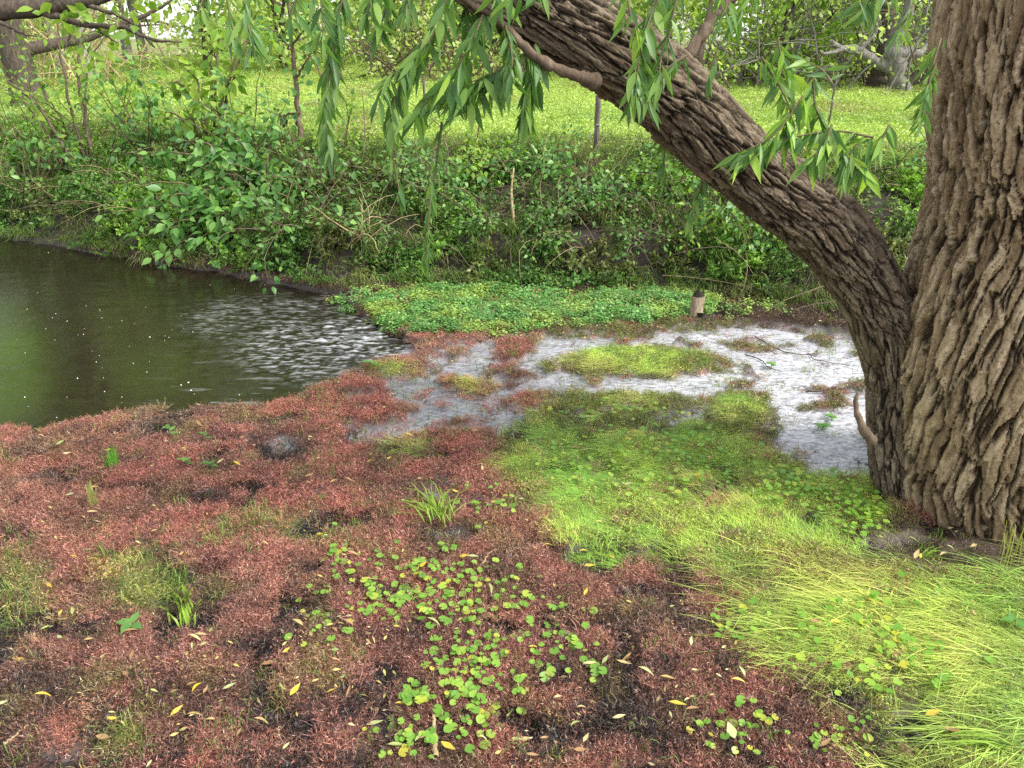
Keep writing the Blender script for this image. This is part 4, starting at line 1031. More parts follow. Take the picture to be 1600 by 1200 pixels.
# a back row, tall enough to stand in the pond's reflection
BACK = [(-140, 'tall hazy tree behind the meadow, just outside the left edge'), (-20, 'tall hazy tree behind the meadow at the left edge'), (90, 'tall hazy tree far behind the stout dark trunk'), (400, 'tall hazy tree far behind the tall lime shrub'),
        (500, 'low hazy tree far behind the thin brown sapling'), (610, 'low hazy tree behind the grey bare brush'), (700, 'low hazy tree far behind the middle willow sprays'), (800, 'low hazy tree behind the brown bare brush at the limb'),
        (910, 'low hazy tree far behind the limb'), (960, 'low hazy tree far behind the leaf spray on the limb'), (1260, 'low hazy tree behind the fresh lime tree'), (1350, 'low hazy tree straight behind the lichened branch'),
        (1450, 'low hazy tree behind the log near the willow trunk'), (1570, 'low hazy tree hidden behind the willow trunk'), (1690, 'low hazy tree behind the meadow, just outside the right edge')]
for k, (u, lb) in enumerate(BACK):
    hh = 15 if u < 450 else 5.5
    tree_px('back_row_tree', lb, u, 110, 25 + rng.uniform(-1.5, 3), hh + rng.uniform(-1, 1), .2, (rng.normal(0, .3), 0), M_GBARK, M_FARLEAF if k % 3 else M_FARDARK, 3.0, .2, 95, 46, .26, 'closed row of trees behind the meadow', nb=4)

# lichened fork and its dark neighbour (right, beyond the meadow)
fk = at_Y(np.array(1413.), np.array(152.), 12.0); fz = gz(fk[0], 12.0)
fork = thing('lichened_tree', 'grey lichen covered forked tree leaning left at the far meadow edge', 'tree', (fk[0], 12.0, fz))
def fpart(name, pts, root, mat, Y, ns=9, n=18):
    S = np.array([(*at_Y(np.array(float(u)), np.array(float(v)), Y + dy), r) for u, v, r, dy in pts]); S = spline(S, n)
    V, F = tube(S[:, :3] + rng.normal(size=(n, 3)) * S[:, 3:4] * .12, S[:, 3] * (1 + .1 * rng.normal(size=n)), ns)
    return link(name, new_mesh(name, V - org(root), F, mat), root)
fpart('trunk', [(1415, 160, .17, 0), (1410, 140, .14, 0), (1400, 110, .13, 0), (1395, 82, .12, 0), (1400, 60, .10, 0), (1418, 20, .08, 0), (1430, -40, .06, 0)], fork, M_GBARK, 12.0)
fpart('branch', [(1394, 108, .09, 0), (1372, 98, .08, 0), (1348, 84, .07, -.2), (1335, 78, .06, -.3), (1312, 74, .045, -.4), (1298, 64, .03, -.5)], fork, M_GBARK, 12.0)
fpart('branch', [(1340, 80, .045, -.3), (1355, 66, .035, -.3), (1368, 50, .025, -.3), (1372, 20, .02, -.3)], fork, M_GBARK, 12.0)
fpart('branch', [(1398, 84, .09, 0), (1415, 82, .07, .2), (1435, 83, .06, .3), (1450, 70, .05, .4), (1465, 45, .04, .5)], fork, M_GBARK, 12.0)
fpart('branch', [(1320, 76, .03, -.4), (1300, 82, .025, -.5), (1285, 84, .015, -.6)], fork, M_GBARK, 12.0)
c = np.array([[fk[0] + rng.normal(0, 1.0), 12 + rng.normal(0, .8), fz + rng.uniform(1.6, 4.5)] for _ in range(40)])
crown_mesh(fork, c, 30, (.35, .35, .3), .11, M_FARDARK)
dk = at_Y(np.array(1372.), np.array(146.), 12.7)
dtree = thing('dark_tree', 'dark trunk standing close behind the lichened fork', 'tree', (dk[0], 12.7, gz(dk[0], 12.7)))
fpart('trunk', [(1366, 152, .19, 0), (1370, 130, .16, 0), (1376, 105, .13, 0), (1384, 60, .11, 0), (1392, -60, .08, 0)], dtree, M_DBARK, 12.7)
fpart('branch', [(1396, 150, .12, .2), (1394, 128, .10, .2), (1388, 108, .09, .1)], dtree, M_DBARK, 12.7)
c = np.array([[dk[0] + rng.normal(0, 1.0), 12.7 + rng.normal(0, .8), dtree.location[2] + rng.uniform(2, 6)] for _ in range(40)])
crown_mesh(dtree, c, 30, (.35, .35, .3), .12, M_FARDARK)
lg = thing('fallen_log', 'dark fallen log leaning up behind the willow trunk', 'log', (*at_Y(np.array(1425.), np.array(140.), 12.9)[:2], gz(at_Y(np.array(1425.), np.array(140.), 12.9)[0], 12.9)))
fpart('log', [(1400, 146, .10, 0), (1425, 128, .12, 0), (1460, 108, .12, 0), (1500, 95, .10, 0)], lg, M_DBARK, 12.9)

# brown brush: bare twig tangles at the meadow edge
def brush(label, u, Y, w, h, n, mat, leafm=None, v=112):
    p = at_Y(np.array(float(u)), np.array(float(v)), float(Y)); z = gz(p[0], Y)
    root = thing('brush', label, 'bush', (p[0], Y, z), 'bare brush at the meadow edge')
    bag = Bag(); tips = []
    for i in range(n):
        b0 = np.array([p[0] + rng.normal(0, w * .35), Y + rng.normal(0, w * .25), z])
        Cc = limb_curve(b0, (rng.normal(0, .6), rng.normal(0, .4), 1), h * rng.uniform(.5, 1.1), 8, .5, .22)
        bag.add(*tube(Cc, np.linspace(.018, .005, 8), 4))
        for s in range(7):
            k = int(rng.uniform(2, 8)); c2 = limb_curve(Cc[k], rand_dirs(1, .2)[0], h * rng.uniform(.15, .4), 5, .3, .25); tips.append(c2[-1])
            bag.add(*tube(c2, np.linspace(.008, .003, 5), 3))
    link('stems', bag.mesh('stems', mat, org(root)), root)['kind'] = 'stuff'
    if leafm: crown_mesh(root, np.array(tips), 7, .12, .09, leafm, name='foliage')
brush('greyish bare brush behind the hanging willow curtain', 640, 14.5, 2.2, 1.8, 34, M_BRANCH, M_FARLEAF)
brush('brown bare brush just left of the big limb', 760, 15.5, 2.2, 2.2, 34, M_BRANCH, M_FARLEAF)
brush('grey brush tangle above the lichened branch', 1280, 13.2, 2.6, 2.8, 40, M_GBARK, M_FARLEAF)
brush('brown brush right of the pale forked trunk', 1450, 13.6, 2.4, 2.6, 36, M_BRANCH, M_FARDARK)
brush('low lime brush between the limb and the lichened tree', 1190, 13.4, 2.4, 1.5, 26, M_BRANCH, M_LIME_I)
brush('straw coloured stems of brush beside the stout dark tree', 95, 15.0, 2.0, 2.4, 34, M_DRY, M_FARLEAF)

# shrubs on the near face of the bank
OV_ME = [new_mesh('broad_leaf', *(lambda VT: (VT[0], [VT[1]]))(leaf_tpl(pr, .10, cl)), M_BROAD) for pr, cl in (([0, .44, .58, .46, .2, 0], .2), ([0, .36, .54, .48, .24, 0], .05), ([0, .5, .6, .42, .18, 0], .3))]
def shrub(name, label, stems, nleaf, lsize, bark, leafm, nobj=0, extra=None, group=None, tpl=OVATE, sp=.10):
    """stems: lists of (u, v, Y, radius)"""
    p0 = at_Y(np.array(float(stems[0][0][0])), np.array(float(stems[0][0][1])), float(stems[0][0][2]))
    root = thing(name, label, 'shrub', (p0[0], p0[1], gz(p0[0], p0[1])), group)
    pos, dr = [], []
    for st in stems:
        S = np.array([(*at_Y(np.array(float(u)), np.array(float(v)), float(Y)), r) for u, v, Y, r in st]); S = spline(S, 22)
        V, F = tube(S[:, :3] + rng.normal(size=(22, 3)) * .006, np.maximum(S[:, 3], .002), 6)
        link('stem', new_mesh('stem', V - org(root), F, bark), root)
        T = norm(np.gradient(S[:, :3], axis=0))
        for i in range(nleaf):
            k = int(rng.uniform(5, 21.99)); side = rand_dirs(1)[0]
            pos.append(S[k, :3] + side * sp * rng.random()); dr.append(.4 * T[k] + side * .8 + np.array([0, 0, -.45]))
    pos, dr = np.array(pos), np.array(dr); n = len(pos)
    L = lsize * rng.uniform(.55, 1.25, n); nr = np.stack([rng.normal(0, .45, n), -.6 + rng.normal(0, .4, n), np.full(n, .9)], -1)
    order = np.argsort(-L)
    for i in order[:nobj]:
        o = link('leaf', OV_ME[int(rng.integers(3))], root)
        o.matrix_local = frame_matrix(pos[i] - org(root), dr[i], nr[i]) @ Matrix.Scale(float(L[i]), 4)
    r_ = order[nobj:]
    if len(r_):
        V, T = batch(tpl, pos[r_], dr[r_], nr[r_], L[r_])
        tag(link('foliage', new_mesh('foliage', V - org(root), T, leafm), root), kind='stuff' if nobj else None)
    return root
def fan(u0, v0, Y, tips, r=.014):
    out = []
    for (u, v, dy) in tips:
        um, vm = (u0 * .45 + u * .55), min(v0, v) * .55 + (v0 * .45 + v * .55) * .45 - 14
        out.append([(u0 + rng.normal(0, 8), v0, Y, r), (um, vm, Y + dy * .5, r * .6), (u, v, Y + dy, .003)])
    return out
shrub('broad_leaved_shrub', 'broad leaved shrub arching over the dark pond from the far bank', fan(420, 360, 6.5, [(515, 405, -.5), (470, 330, -.3), (430, 280, -.2), (330, 410, -.6), (250, 405, -.5), (200, 290, -.2), (225, 240, 0), (290, 260, 0), (330, 340, -.4), (390, 250, .1), (350, 215, .2), (175, 330, -.3), (440, 385, -.5), (290, 330, -.3), (380, 320, -.4), (260, 350, -.4), (500, 300, -.1), (420, 200, .1), (310, 300, -.3), (230, 310, -.3), (400, 420, -.6), (340, 240, 0), (270, 220, 0), (450, 340, -.3), (360, 380, -.5), (300, 380, -.5), (220, 370, -.4)]), 40, .10, M_TWIG, M_BROAD_I, 300)
shrub('tall_shrub', 'tall lime shrub on the bank behind the broad leaved one', fan(330, 260, 7.6, [(290, 110, 0), (330, 90, .2), (260, 130, 0), (370, 120, 0), (400, 60, .2), (350, 40, .2), (310, 160, -.2), (390, 180, -.2), (280, 190, -.2), (430, 40, .2), (240, 180, 0)], .016), 26, .12, M_TWIG, M_LIME_I, 0)
shrub('young_sapling', 'thin brown sapling stem in the bank with leaves at its top', [[(475, 300, 7.2, .028), (468, 200, 7.3, .026), (462, 130, 7.4, .022), (455, 60, 7.4, .016), (450, -20, 7.4, .01)], [(466, 175, 7.3, .012), (440, 180, 7.25, .008), (412, 168, 7.2, .004)], [(463, 120, 7.4, .012), (480, 95, 7.3, .008), (505, 60, 7.3, .004)], [(458, 80, 7.4, .012), (430, 50, 7.3, .008), (405, 45, 7.2, .004)], [(456, 70, 7.4, .012), (480, 40, 7.3, .008), (500, 10, 7.2, .004)]], 22, .10, M_BRANCH, M_BROAD_I, 0, sp=.16)
shrub('leaning_shrub', 'bare leaning stems with sparse leaves on the left bank', [[(140, 300, 7.6, .025), (100, 230, 7.7, .018), (60, 165, 7.8, .014), (5, 120, 7.8, .008)], [(150, 300, 7.6, .02), (120, 200, 7.8, .015), (95, 90, 7.9, .01), (90, 20, 8, .005)], [(155, 300, 7.6, .022), (128, 160, 7.8, .016), (125, 70, 7.9, .01), (150, 10, 8, .005)], [(165, 300, 7.6, .018), (140, 230, 7.7, .012), (135, 120, 7.8, .008), (160, 60, 7.8, .004)], [(110, 290, 7.6, .016), (70, 200, 7.7, .01), (30, 150, 7.7, .006)]], 20, .085, M_BRANCH, M_LIME_I, 0, sp=.14)
shrub('low_shrub', 'low yellow-green shrub at the left edge above the waterline', fan(60, 330, 7.4, [(20, 230, 0), (60, 220, 0), (100, 235, 0), (30, 300, -.2), (110, 300, -.2), (-20, 260, 0), (140, 310, -.2)], .01), 34, .07, M_TWIG, M_BROAD_I, 0, sp=.16)
shrub('bank_shrub', 'leafy bright shrub in the middle of the bank left of the dry stalk', fan(700, 370, 6.2, [(720, 270, 0), (690, 260, .1), (760, 280, 0), (660, 290, 0), (740, 330, -.1), (640, 250, .1), (600, 260, .1), (790, 260, .1)], .009), 34, .07, M_TWIG, M_BROAD_I, 0, sp=.15)
shrub('round_shrub', 'small leaved shrub right of the dry stalk under the limb', fan(920, 380, 6.1, [(880, 260, 0), (930, 270, 0), (980, 290, 0), (860, 300, 0), (1010, 310, 0), (950, 310, -.1), (840, 270, .1)], .009), 34, .06, M_TWIG, M_BROAD_I, 0, sp=.15)
shrub('right_shrub', 'fresh green shrub hanging over the water behind the fork of the willow', fan(1180, 400, 5.4, [(1140, 320, 0), (1200, 360, 0), (1250, 390, -.1), (1100, 330, 0), (1280, 400, -.1), (1160, 380, -.1), (1230, 420, -.1)], .008), 34, .06, M_TWIG, M_BROAD_I, 0, sp=.13)
shrub('fork_shrub', 'tiny bright shrub seen through the gap between limb and trunk', fan(1400, 420, 5.4, [(1385, 380, 0), (1415, 385, 0), (1400, 400, 0), (1430, 395, 0)], .006), 26, .06, M_TWIG, M_LIME_I, 0, sp=.08)

# thicket: shrubs crowding the face of the bank
def thicket(label, u, t, h, spread, nst, nlf, ls, leafm, bark=None, tpl=OVATE):
    y = 6.0
    for _ in range(8):
        x = float(at_Y(np.array(float(u)), np.array(330.), y)[0]); y = float(foot_y(x)) + t
    z = gz(x, y)
    root = thing('bank_shrub', label, 'shrub', (x, y, z), 'thicket of shrubs on the far bank')
    pos, dr, bag = [], [], Bag()
    for k in range(nst):
        d = np.array([rng.normal(0, spread), rng.normal(-.25, spread), 1.0])
        C = limb_curve((x + rng.normal(0, .06), y + rng.normal(0, .05), z - .03), d, h * rng.uniform(.6, 1.15), 9, rng.uniform(.3, 1.3), .16)
        V, F = tube(C, np.linspace(rng.uniform(.005, .010), .0015, 9), 5)
        link('stem', new_mesh('stem', V - org(root), F, bark or (M_TWIG if k % 2 else M_BRANCH)), root)
        T = norm(np.gradient(C, axis=0))
        for i in range(nlf):
            q = int(rng.uniform(2, 8.99)); sd = rand_dirs(1)[0]
            pos.append(C[q] + sd * rng.uniform(.02, .11)); dr.append(.3 * T[q] + sd * .8 + np.array([0, 0, -.3]))
    pos, dr = np.array(pos), np.array(dr); n = len(pos)
    nr = np.stack([rng.normal(0, .5, n), -.5 + rng.normal(0, .5, n), np.full(n, .9)], -1)
    V, T = batch(tpl, pos, dr, nr, ls * rng.uniform(.5, 1.3, n))
    link('foliage', new_mesh('foliage', V - org(root), T, leafm), root)
for a in [('mid green bush at the left edge behind the leaning stems', -30, .9, .8, .35, 9, 34, .06, M_BROAD_I), ('spiky dull bush at the waterline in the left corner', 30, .35, .8, .45, 10, 30, .045, M_WLEAF_I, M_DRY, WILLOW),
          ('bush of small leaves under the leaning bare stems', 110, .7, 1.3, .4, 10, 34, .045, M_WLEAF_I), ('lime bush behind the small clear view of the meadow', 150, 1.3, 1.25, .35, 9, 34, .06, M_LIME_I),
          ('dark bush at the waterline left of the broad leaved shrub', 170, .4, .7, .5, 9, 34, .045, M_WLEAF_I), ('tall bush above the broad leaved shrub, with pale leaf tips', 250, 1.2, 1.2, .35, 10, 36, .07, M_BROAD_I),
          ('bush crowding behind the thin brown sapling', 400, 1.1, 1.2, .4, 10, 36, .06, M_BROAD_I), ('dull green bush below the narrow curtain of willow leaves', 520, .8, .9, .45, 10, 34, .045, M_WLEAF_I),
          ('lime bush on the bank top below the narrow curtain of willow leaves', 545, 1.5, .6, .4, 8, 32, .05, M_LIME_I), ('grassy thin bush hanging down beside the pond corner', 560, .3, .6, .6, 12, 22, .05, M_WLEAF_I, M_DRY, WILLOW),
          ('fine leaved bush left of the long single willow shoot', 620, .9, .85, .4, 11, 34, .036, M_WLEAF_I), ('fine leaved bush behind the long single willow shoot', 680, .5, .7, .5, 10, 34, .036, M_BROAD_I),
          ('bright bush right below the big hanging willow clump', 735, 1.1, .7, .4, 10, 36, .05, M_LIME_I), ('dark fine bush left of the dry stalk', 765, .5, .75, .45, 10, 30, .034, M_WLEAF_I),
          ('light bush right of the dry stalk at the bank top', 850, 1.1, .6, .45, 9, 36, .045, M_BROAD_I), ('small creeping bush above the cress bed, right of the dry stalk', 850, .35, .45, .6, 10, 26, .036, M_WLEAF_I),
          ('spreading bush below the fence post', 945, .6, .36, .5, 10, 32, .04, M_BROAD_I), ('low creeping bush over the cress left of the stump', 1010, .3, .4, .7, 10, 26, .036, M_BROAD_I),
          ('bush under the middle of the leaning limb', 1050, .9, .6, .5, 10, 34, .042, M_WLEAF_I), ('light bush hanging below the leaning limb', 1120, .5, .6, .5, 10, 34, .042, M_LIME_I),
          ('fine bush behind the arching pale twigs', 1220, .5, .55, .5, 10, 30, .036, M_BROAD_I), ('bush close beside the fork on the bank', 1290, .6, .5, .5, 9, 30, .04, M_WLEAF_I), ('bush at the bank top right of the fork gap', 1440, 1.2, .5, .4, 8, 30, .045, M_BROAD_I),
          ('lime bush left of the tall lime shrub', 230, 1.7, 1.0, .3, 9, 36, .07, M_LIME_I), ('leafy bush hanging over the water right of the broad leaved shrub', 470, .35, .8, .5, 10, 34, .06, M_BROAD_I)]:
    thicket(*a)
bag = Bag()
for k in range(280):
    x = rng.uniform(-7.5, 3.6); t = .25 + abs(rng.normal(.25, .5)); y = float(foot_y(x)) + t; z = gz(x, y)
    h = rng.uniform(.25, .8)
    C = limb_curve((x, y, z - .02), (rng.normal(0, .9), rng.normal(-.3, .5), rng.uniform(.2, 1.1)), h, 7, rng.uniform(.2, 1.6), .2)
    bag.add(*tube(C, np.linspace(rng.uniform(.0016, .0036), .0008, 7), 4))
tag(link('bare_twigs', bag.mesh('bare_twigs', M_DRY)), 'tangle of thin bare straw coloured twigs on the bank', None, None, 'stuff')
bag = Bag()
for k in range(420):
    x = rng.uniform(-7.5, 3.6); t = .2 + abs(rng.normal(.4, .5)); y = float(foot_y(x)) + t; z = gz(x, y)
    C = limb_curve((x, y, z - .02), (rng.normal(0, .9), rng.normal(-.3, .5), rng.uniform(.2, 1.1)), rng.uniform(.25, .9), 7, rng.uniform(.2, 1.6), .2)
    bag.add(*tube(C, np.linspace(rng.uniform(.003, .007), .001, 7), 4))
tag(link('dark_twigs', bag.mesh('dark_twigs', M_BRANCH)), 'tangle of thin dark twigs on the bank', None, None, 'stuff')

# dark branch of a tree outside the picture, crossing the top left corner
ob = thing('overhanging_branch', 'dark twiggy branch reaching in at the top left corner', 'branch', P(-160, 20, 4.6))
branch('bough', [(-160, 30, 4.6, .06), (-40, 20, 4.6, .055), (60, 12, 4.6, .05), (140, 0, 4.6, .04), (220, -25, 4.6, .03)], ob, M_DBARK, 9)
for pts in ([(60, 18, 4.6, .025), (130, 38, 4.6, .018), (190, 42, 4.5, .014), (240, 62, 4.5, .010), (285, 66, 4.5, .005)], [(120, 5, 4.6, .02), (160, 15, 4.6, .014), (205, 35, 4.6, .010), (242, 75, 4.6, .005)], [(150, 40, 4.6, .012), (165, 55, 4.6, .008), (185, 68, 4.6, .004)], [(-20, 25, 4.6, .02), (12, 40, 4.6, .012), (30, 50, 4.6, .008), (58, 58, 4.6, .004)], [(190, 42, 4.5, .008), (215, 40, 4.5, .006), (250, 38, 4.5, .003)], [(120, 38, 4.6, .008), (110, 55, 4.6, .006), (100, 80, 4.6, .003)]):
    branch('twig', pts, ob, M_DBARK, 6, 18, .3)
cl = np.array([P(*q) for q in [(110, 30, 4.6), (135, 25, 4.6), (160, 55, 4.6), (115, 75, 4.6), (190, 40, 4.5), (90, -5, 4.6), (220, 30, 4.5), (250, 15, 4.5), (140, 85, 4.6)]])
crown_mesh(ob, cl, 13, .09, .075, M_LIME_I, OVATE, 'foliage')

# ------------------------------------------------------------------ fence posts, stump, stalks, sticks
def post(label, u, v0, v1, Y, w, wire=False):
    p = at_Y(np.array(float(u)), np.array(float(v1)), float(Y)); z = gz(p[0], Y) - .1
    t = at_Y(np.array(float(u)), np.array(float(v0)), float(Y))
    root = thing('fence_post', label, 'post', (p[0], Y, z), 'old fence posts along the bank top')
    n = 14; zz = np.linspace(z, t[2], n); C = np.stack([np.full(n, p[0]) + rng.normal(0, .002, n), np.full(n, Y), zz], -1)
    V, F = tube(C, w / 2 * (1 + .07 * rng.normal(size=n)), 9)
    link('stake', new_mesh('stake', V - org(root), F, M_POST, False), root)
    if wire:
        a = np.linspace(0, 7, 22); zc = t[2] - .40 * (t[2] - z)
        Cw = np.stack([p[0] + (w * .56) * np.cos(a), Y + w * .56 * np.sin(a), zc + .006 * np.sin(a * 3)], -1)
        Cw = np.vstack([Cw, [(p[0] - .05, Y - .04, zc - .06), (p[0] - .07, Y - .05, zc - .15)]])
        V, F = tube(Cw, .0035, 5); link('wire', new_mesh('wire', V - org(root), F, M_WIRE), root)
post('short dark wooden post with a twist of wire in the sunny gap beside the limb', 930, 149, 262, 6.75, .048, True)
post('thin dark stake nearly hidden behind the hanging willow leaves', 665, 118, 190, 8.6, .03)
post('thin stake right of the limb behind the bright willow leaves', 1294, 110, 200, 8.2, .022)
sp_ = at_z(np.array(1083.), np.array(499.), .02); sz0 = gz(sp_[0], sp_[1])
stump = thing('tree_stump', 'broken pale stump with a charred top at the end of the cress bed', 'stump', (sp_[0], sp_[1], sz0))
def lump(C, r, ns, mat, name, root, rough=.15, top=None):
    V, F = tube(C, r, ns); V = V + rng.normal(size=V.shape) * np.asarray(r).mean() * rough
    return link(name, new_mesh(name, V - org(root), F, mat, False), root)
def broken_post(name, z0, z1, r0, r1, mat, jag, tilt=.10):
    ns, nz = 16, 9
    a = np.linspace(0, 2 * np.pi, ns, endpoint=False); zz = np.linspace(0, 1, nz)
    jg = np.repeat(rng.random(ns // 2), 2) * jag
    V = []
    for k, q in enumerate(zz):
        r = (r0 + (r1 - r0) * q) * (1 + .10 * np.sin(a * 3 + 1) + .05 * rng.normal(size=ns))
        h = z0 + (z1 - z0) * q - (jg * q ** 4)
        V.append(np.stack([sp_[0] + tilt * (h + .04) + r * np.cos(a), sp_[1] + r * .7 * np.sin(a), sz0 + h], -1))
    V = np.vstack(V + [np.array([[sp_[0] + tilt * z1, sp_[1], sz0 + z1 - jag]])])
    i = np.arange(nz - 1)[:, None] * ns; j = np.arange(ns)[None]; jn = (j + 1) % ns
    Q = np.stack([i + j, i + jn, i + ns + jn, i + ns + j], -1).reshape(-1, 4); e = (nz - 1) * ns
    T = np.stack([e + np.arange(ns), e + (np.arange(ns) + 1) % ns, np.full(ns, len(V) - 1)], -1)
    return link(name, new_mesh(name, V - org(stump), [Q, T], mat, False), stump)
broken_post('wood', -.05, .15, .047, .040, M_TAN, .0)
broken_post('charred_top', .146, .205, .038, .030, M_ROT, .07)
zs = np.linspace(-.04, .03, 4); lump(np.stack([sp_[0] + 0 * zs, np.full(4, sp_[1] - .01), sz0 + zs], -1), np.array([.105, .095, .085, .06]), 12, M_ROT, 'rotten_base', stump, .25)
lp = at_z(np.array(1125.), np.array(502.), .02); rl = thing('rotten_log', 'black rotten piece of wood lying beside the stump in the silt', 'log', (lp[0], lp[1], gz(lp[0], lp[1])))
Cl = spline(np.array([at_z(np.array(float(u)), np.array(float(v)), h) for u, v, h in ((1092, 506, .03), (1112, 498, .035), (1135, 503, .03), (1165, 505, .02))]), 10)
lump(Cl, np.array([.012, .018, .022, .016, .024, .018, .022, .016, .014, .006]), 8, M_ROT, 'wood', rl, .5)
lump(Cl[1:6] + np.array([.03, -.05, -.004]), np.array([.004, .010, .012, .010, .003]), 7, M_ROT, 'splinter', rl, .4)

def stick(name, label, pts, mat, cat='stick', group=None, ns=6, n=22, wob=.1):
    """pts: u, v, Y, radius"""
    S = spline(np.array([(*at_Y(np.array(float(u)), np.array(float(v)), float(Y)), r) for u, v, Y, r in pts]), n)
    C = S[:, :3] + rng.normal(size=(n, 3)) * S[:, 3:4] * wob
    V, F = tube(C, S[:, 3], ns); V = V - C[0]
    return tag(link(name, new_mesh(name, V, F, mat), None, tuple(C[0])), label, cat, group)
stick('dry_stalk', 'upright pale yellow dry stalk standing in the bank left of centre', [(811, 430, 5.75, .016), (806, 395, 5.8, .014), (802, 340, 5.85, .012), (799, 300, 5.9, .010), (803, 262, 5.95, .006)], M_DRY, 'stalk')
def gstick(name, label, pts, mat, cat='stick', group=None, r=.004):
    W = np.array([at_z(np.array(float(u)), np.array(float(v)), .05) for u, v in pts])
    zz = gzfast(W[:, 0], W[:, 1]); W[:, 2] = np.maximum(zz, .012) + .014
    S = spline(W, 18) + rng.normal(size=(18, 3)) * .0015
    V, F = tube(S, np.linspace(r, r * .4, 18), 6)
    return tag(link(name, new_mesh(name, V - S[0], F, mat), None, tuple(S[0])), label, cat, group)
BS = 'pale bare twigs on the bank'
for lb, pts in (('long pale twig lying across the bank above the stump', [(1035, 430, 5.0, .003), (1075, 433, 4.98, .003), (1115, 438, 4.95, .0025), (1160, 446, 4.9, .002)]),
                ('pale twig arching down to the silt left of the willow limb', [(1310, 440, 4.7, .004), (1265, 455, 4.65, .004), (1225, 470, 4.6, .003), (1190, 490, 4.55, .002)]),
                ('second thin twig below the arching one beside the limb', [(1325, 470, 4.6, .004), (1275, 475, 4.6, .003), (1235, 485, 4.55, .002)]),
                ('grey twig leaning up through dark earth above the cress', [(812, 450, 5.5, .008), (840, 425, 5.6, .007), (870, 395, 5.7, .005), (885, 380, 5.75, .003)]),
                ('crooked pale twig against the dark earth of the bank', [(925, 395, 5.9, .005), (932, 365, 5.9, .005), (925, 345, 5.95, .004), (950, 340, 6, .003)]),
                ('twig lying level on the dark earth under the limb', [(930, 388, 5.7, .005), (975, 392, 5.7, .004), (1010, 380, 5.75, .003)]),
                ('bare twig crossing the dark hole right of the fork', [(1372, 375, 5.5, .007), (1395, 340, 5.6, .006), (1412, 312, 5.7, .004)]),
                ('lower bare twig inside the dark hole right of the fork', [(1365, 355, 5.5, .004), (1395, 340, 5.5, .003), (1425, 332, 5.5, .002)]),
                ('pale twigs sprawling at the waterline on the left', [(20, 345, 7.3, .005), (70, 330, 7.3, .004), (120, 322, 7.3, .003), (170, 330, 7.3, .002)]),
                ('reddish twig arching from the waterline at the left', [(70, 372, 7.2, .005), (90, 365, 7.2, .005), (105, 350, 7.2, .004), (125, 340, 7.2, .002)]),
                ('long stem hanging behind the broad leaved shrub', [(500, 375, 6.4, .014), (490, 340, 6.45, .014), (482, 310, 6.5, .012), (470, 270, 6.6, .008)]),
                ('bare stem rising left of the bank shrub', [(560, 330, 6.5, .008), (566, 260, 6.6, .007), (570, 200, 6.7, .005), (566, 140, 6.8, .003)]),
                ('forked dead stem in front of the sunny meadow', [(695, 290, 6.4, .009), (700, 240, 6.5, .008), (694, 215, 6.6, .006), (705, 200, 6.6, .003)])):
    stick('twig', lb, pts, M_TWIG if 'pale' in lb else M_BRANCH, 'twig', BS)
gstick('twig', 'dark crooked twig on the silvery silt right of the grass strip', [(1165, 548), (1190, 556), (1200, 566), (1222, 575)], M_DBARK, 'twig', 'twigs on the silt')
gstick('twig', 'thin dark twig on the silt beside the willow trunk', [(1260, 605), (1290, 606), (1320, 604), (1345, 595)], M_DBARK, 'twig', 'twigs on the silt', .005)
gstick('twig', 'long dark root lying along the silt before the trunk', [(1180, 520), (1230, 545), (1265, 548), (1275, 556), (1330, 565)], M_DBARK, 'twig', 'twigs on the silt', .004)
gstick('straw_strip', 'tan dead reed strip standing upright in the litter at the bottom', [(681, 1190), (680, 1160), (679, 1135), (681, 1115)], M_DRY, 'reed', None, .008)
gstick('twig', 'thin curved brown stem in the red moss near the bottom left', [(222, 1195), (232, 1170), (243, 1150), (246, 1140)], M_BRANCH, 'twig', 'stems on the mat', .004)
gstick('twig', 'bent pale runner stem right of the dense round patch', [(755, 890), (765, 870), (785, 862), (830, 862)], M_DRY, 'twig', 'stems on the mat', .003)
gstick('twig', 'long straw stem lying near the bottom left edge', [(10, 1172), (30, 1155), (48, 1138)], M_DRY, 'twig', 'stems on the mat', .004)

# ------------------------------------------------------------------ single tufts
T_COL = {'lime': leaf_mat('lime_blade', [(0, (.18, .34, .04)), (1, (.38, .52, .08))], 'island', .35, .4), 'green': leaf_mat('green_blade', [(0, (.09, .26, .04)), (1, (.18, .42, .06))], 'island', .35, .4),
         'olive': leaf_mat('olive_blade', [(0, (.16, .20, .05)), (1, (.36, .36, .10))], 'island', .3, .45)}
def tuft(label, u, v, n, L, h, az, spread_az, w, col, lay=.8, spread=.02):
    c = at_z(np.array(float(u)), np.array(float(v)), .04); z = gz(c[0], c[1]); root = thing('grass_tuft', label, 'grass tuft', (c[0], c[1], z), 'single grass tufts')
    if n > 12:
        bag = Bag()
    for k in range(n):
        base = np.array([rng.normal(0, spread), rng.normal(0, spread), -.005])
        sh = blade(base, az + rng.normal(0, spread_az), L * rng.uniform(.6, 1.15), h * rng.uniform(.5, 1.1), lay * rng.uniform(.75, 1), w * rng.uniform(.7, 1.2))
        b = Bag(); b.add(*sh); link('blade', b.mesh('blade', T_COL[col]), root)
tuft('bent lime tuft of long grass flopped over in the middle of the red mat', 685, 815, 46, .22, .07, 2.0, .55, .0045, 'lime', .95, .03)
tuft('small fluffy bright green tuft on the red mat near the pond', 178, 735, 40, .03, .10, 1.5, 2.5, .004, 'green', .5, .018)
tuft('sparse yellowish tuft with tall stalks left on the red mat', 150, 800, 14, .10, .14, 1.9, .8, .004, 'olive', .6, .015)
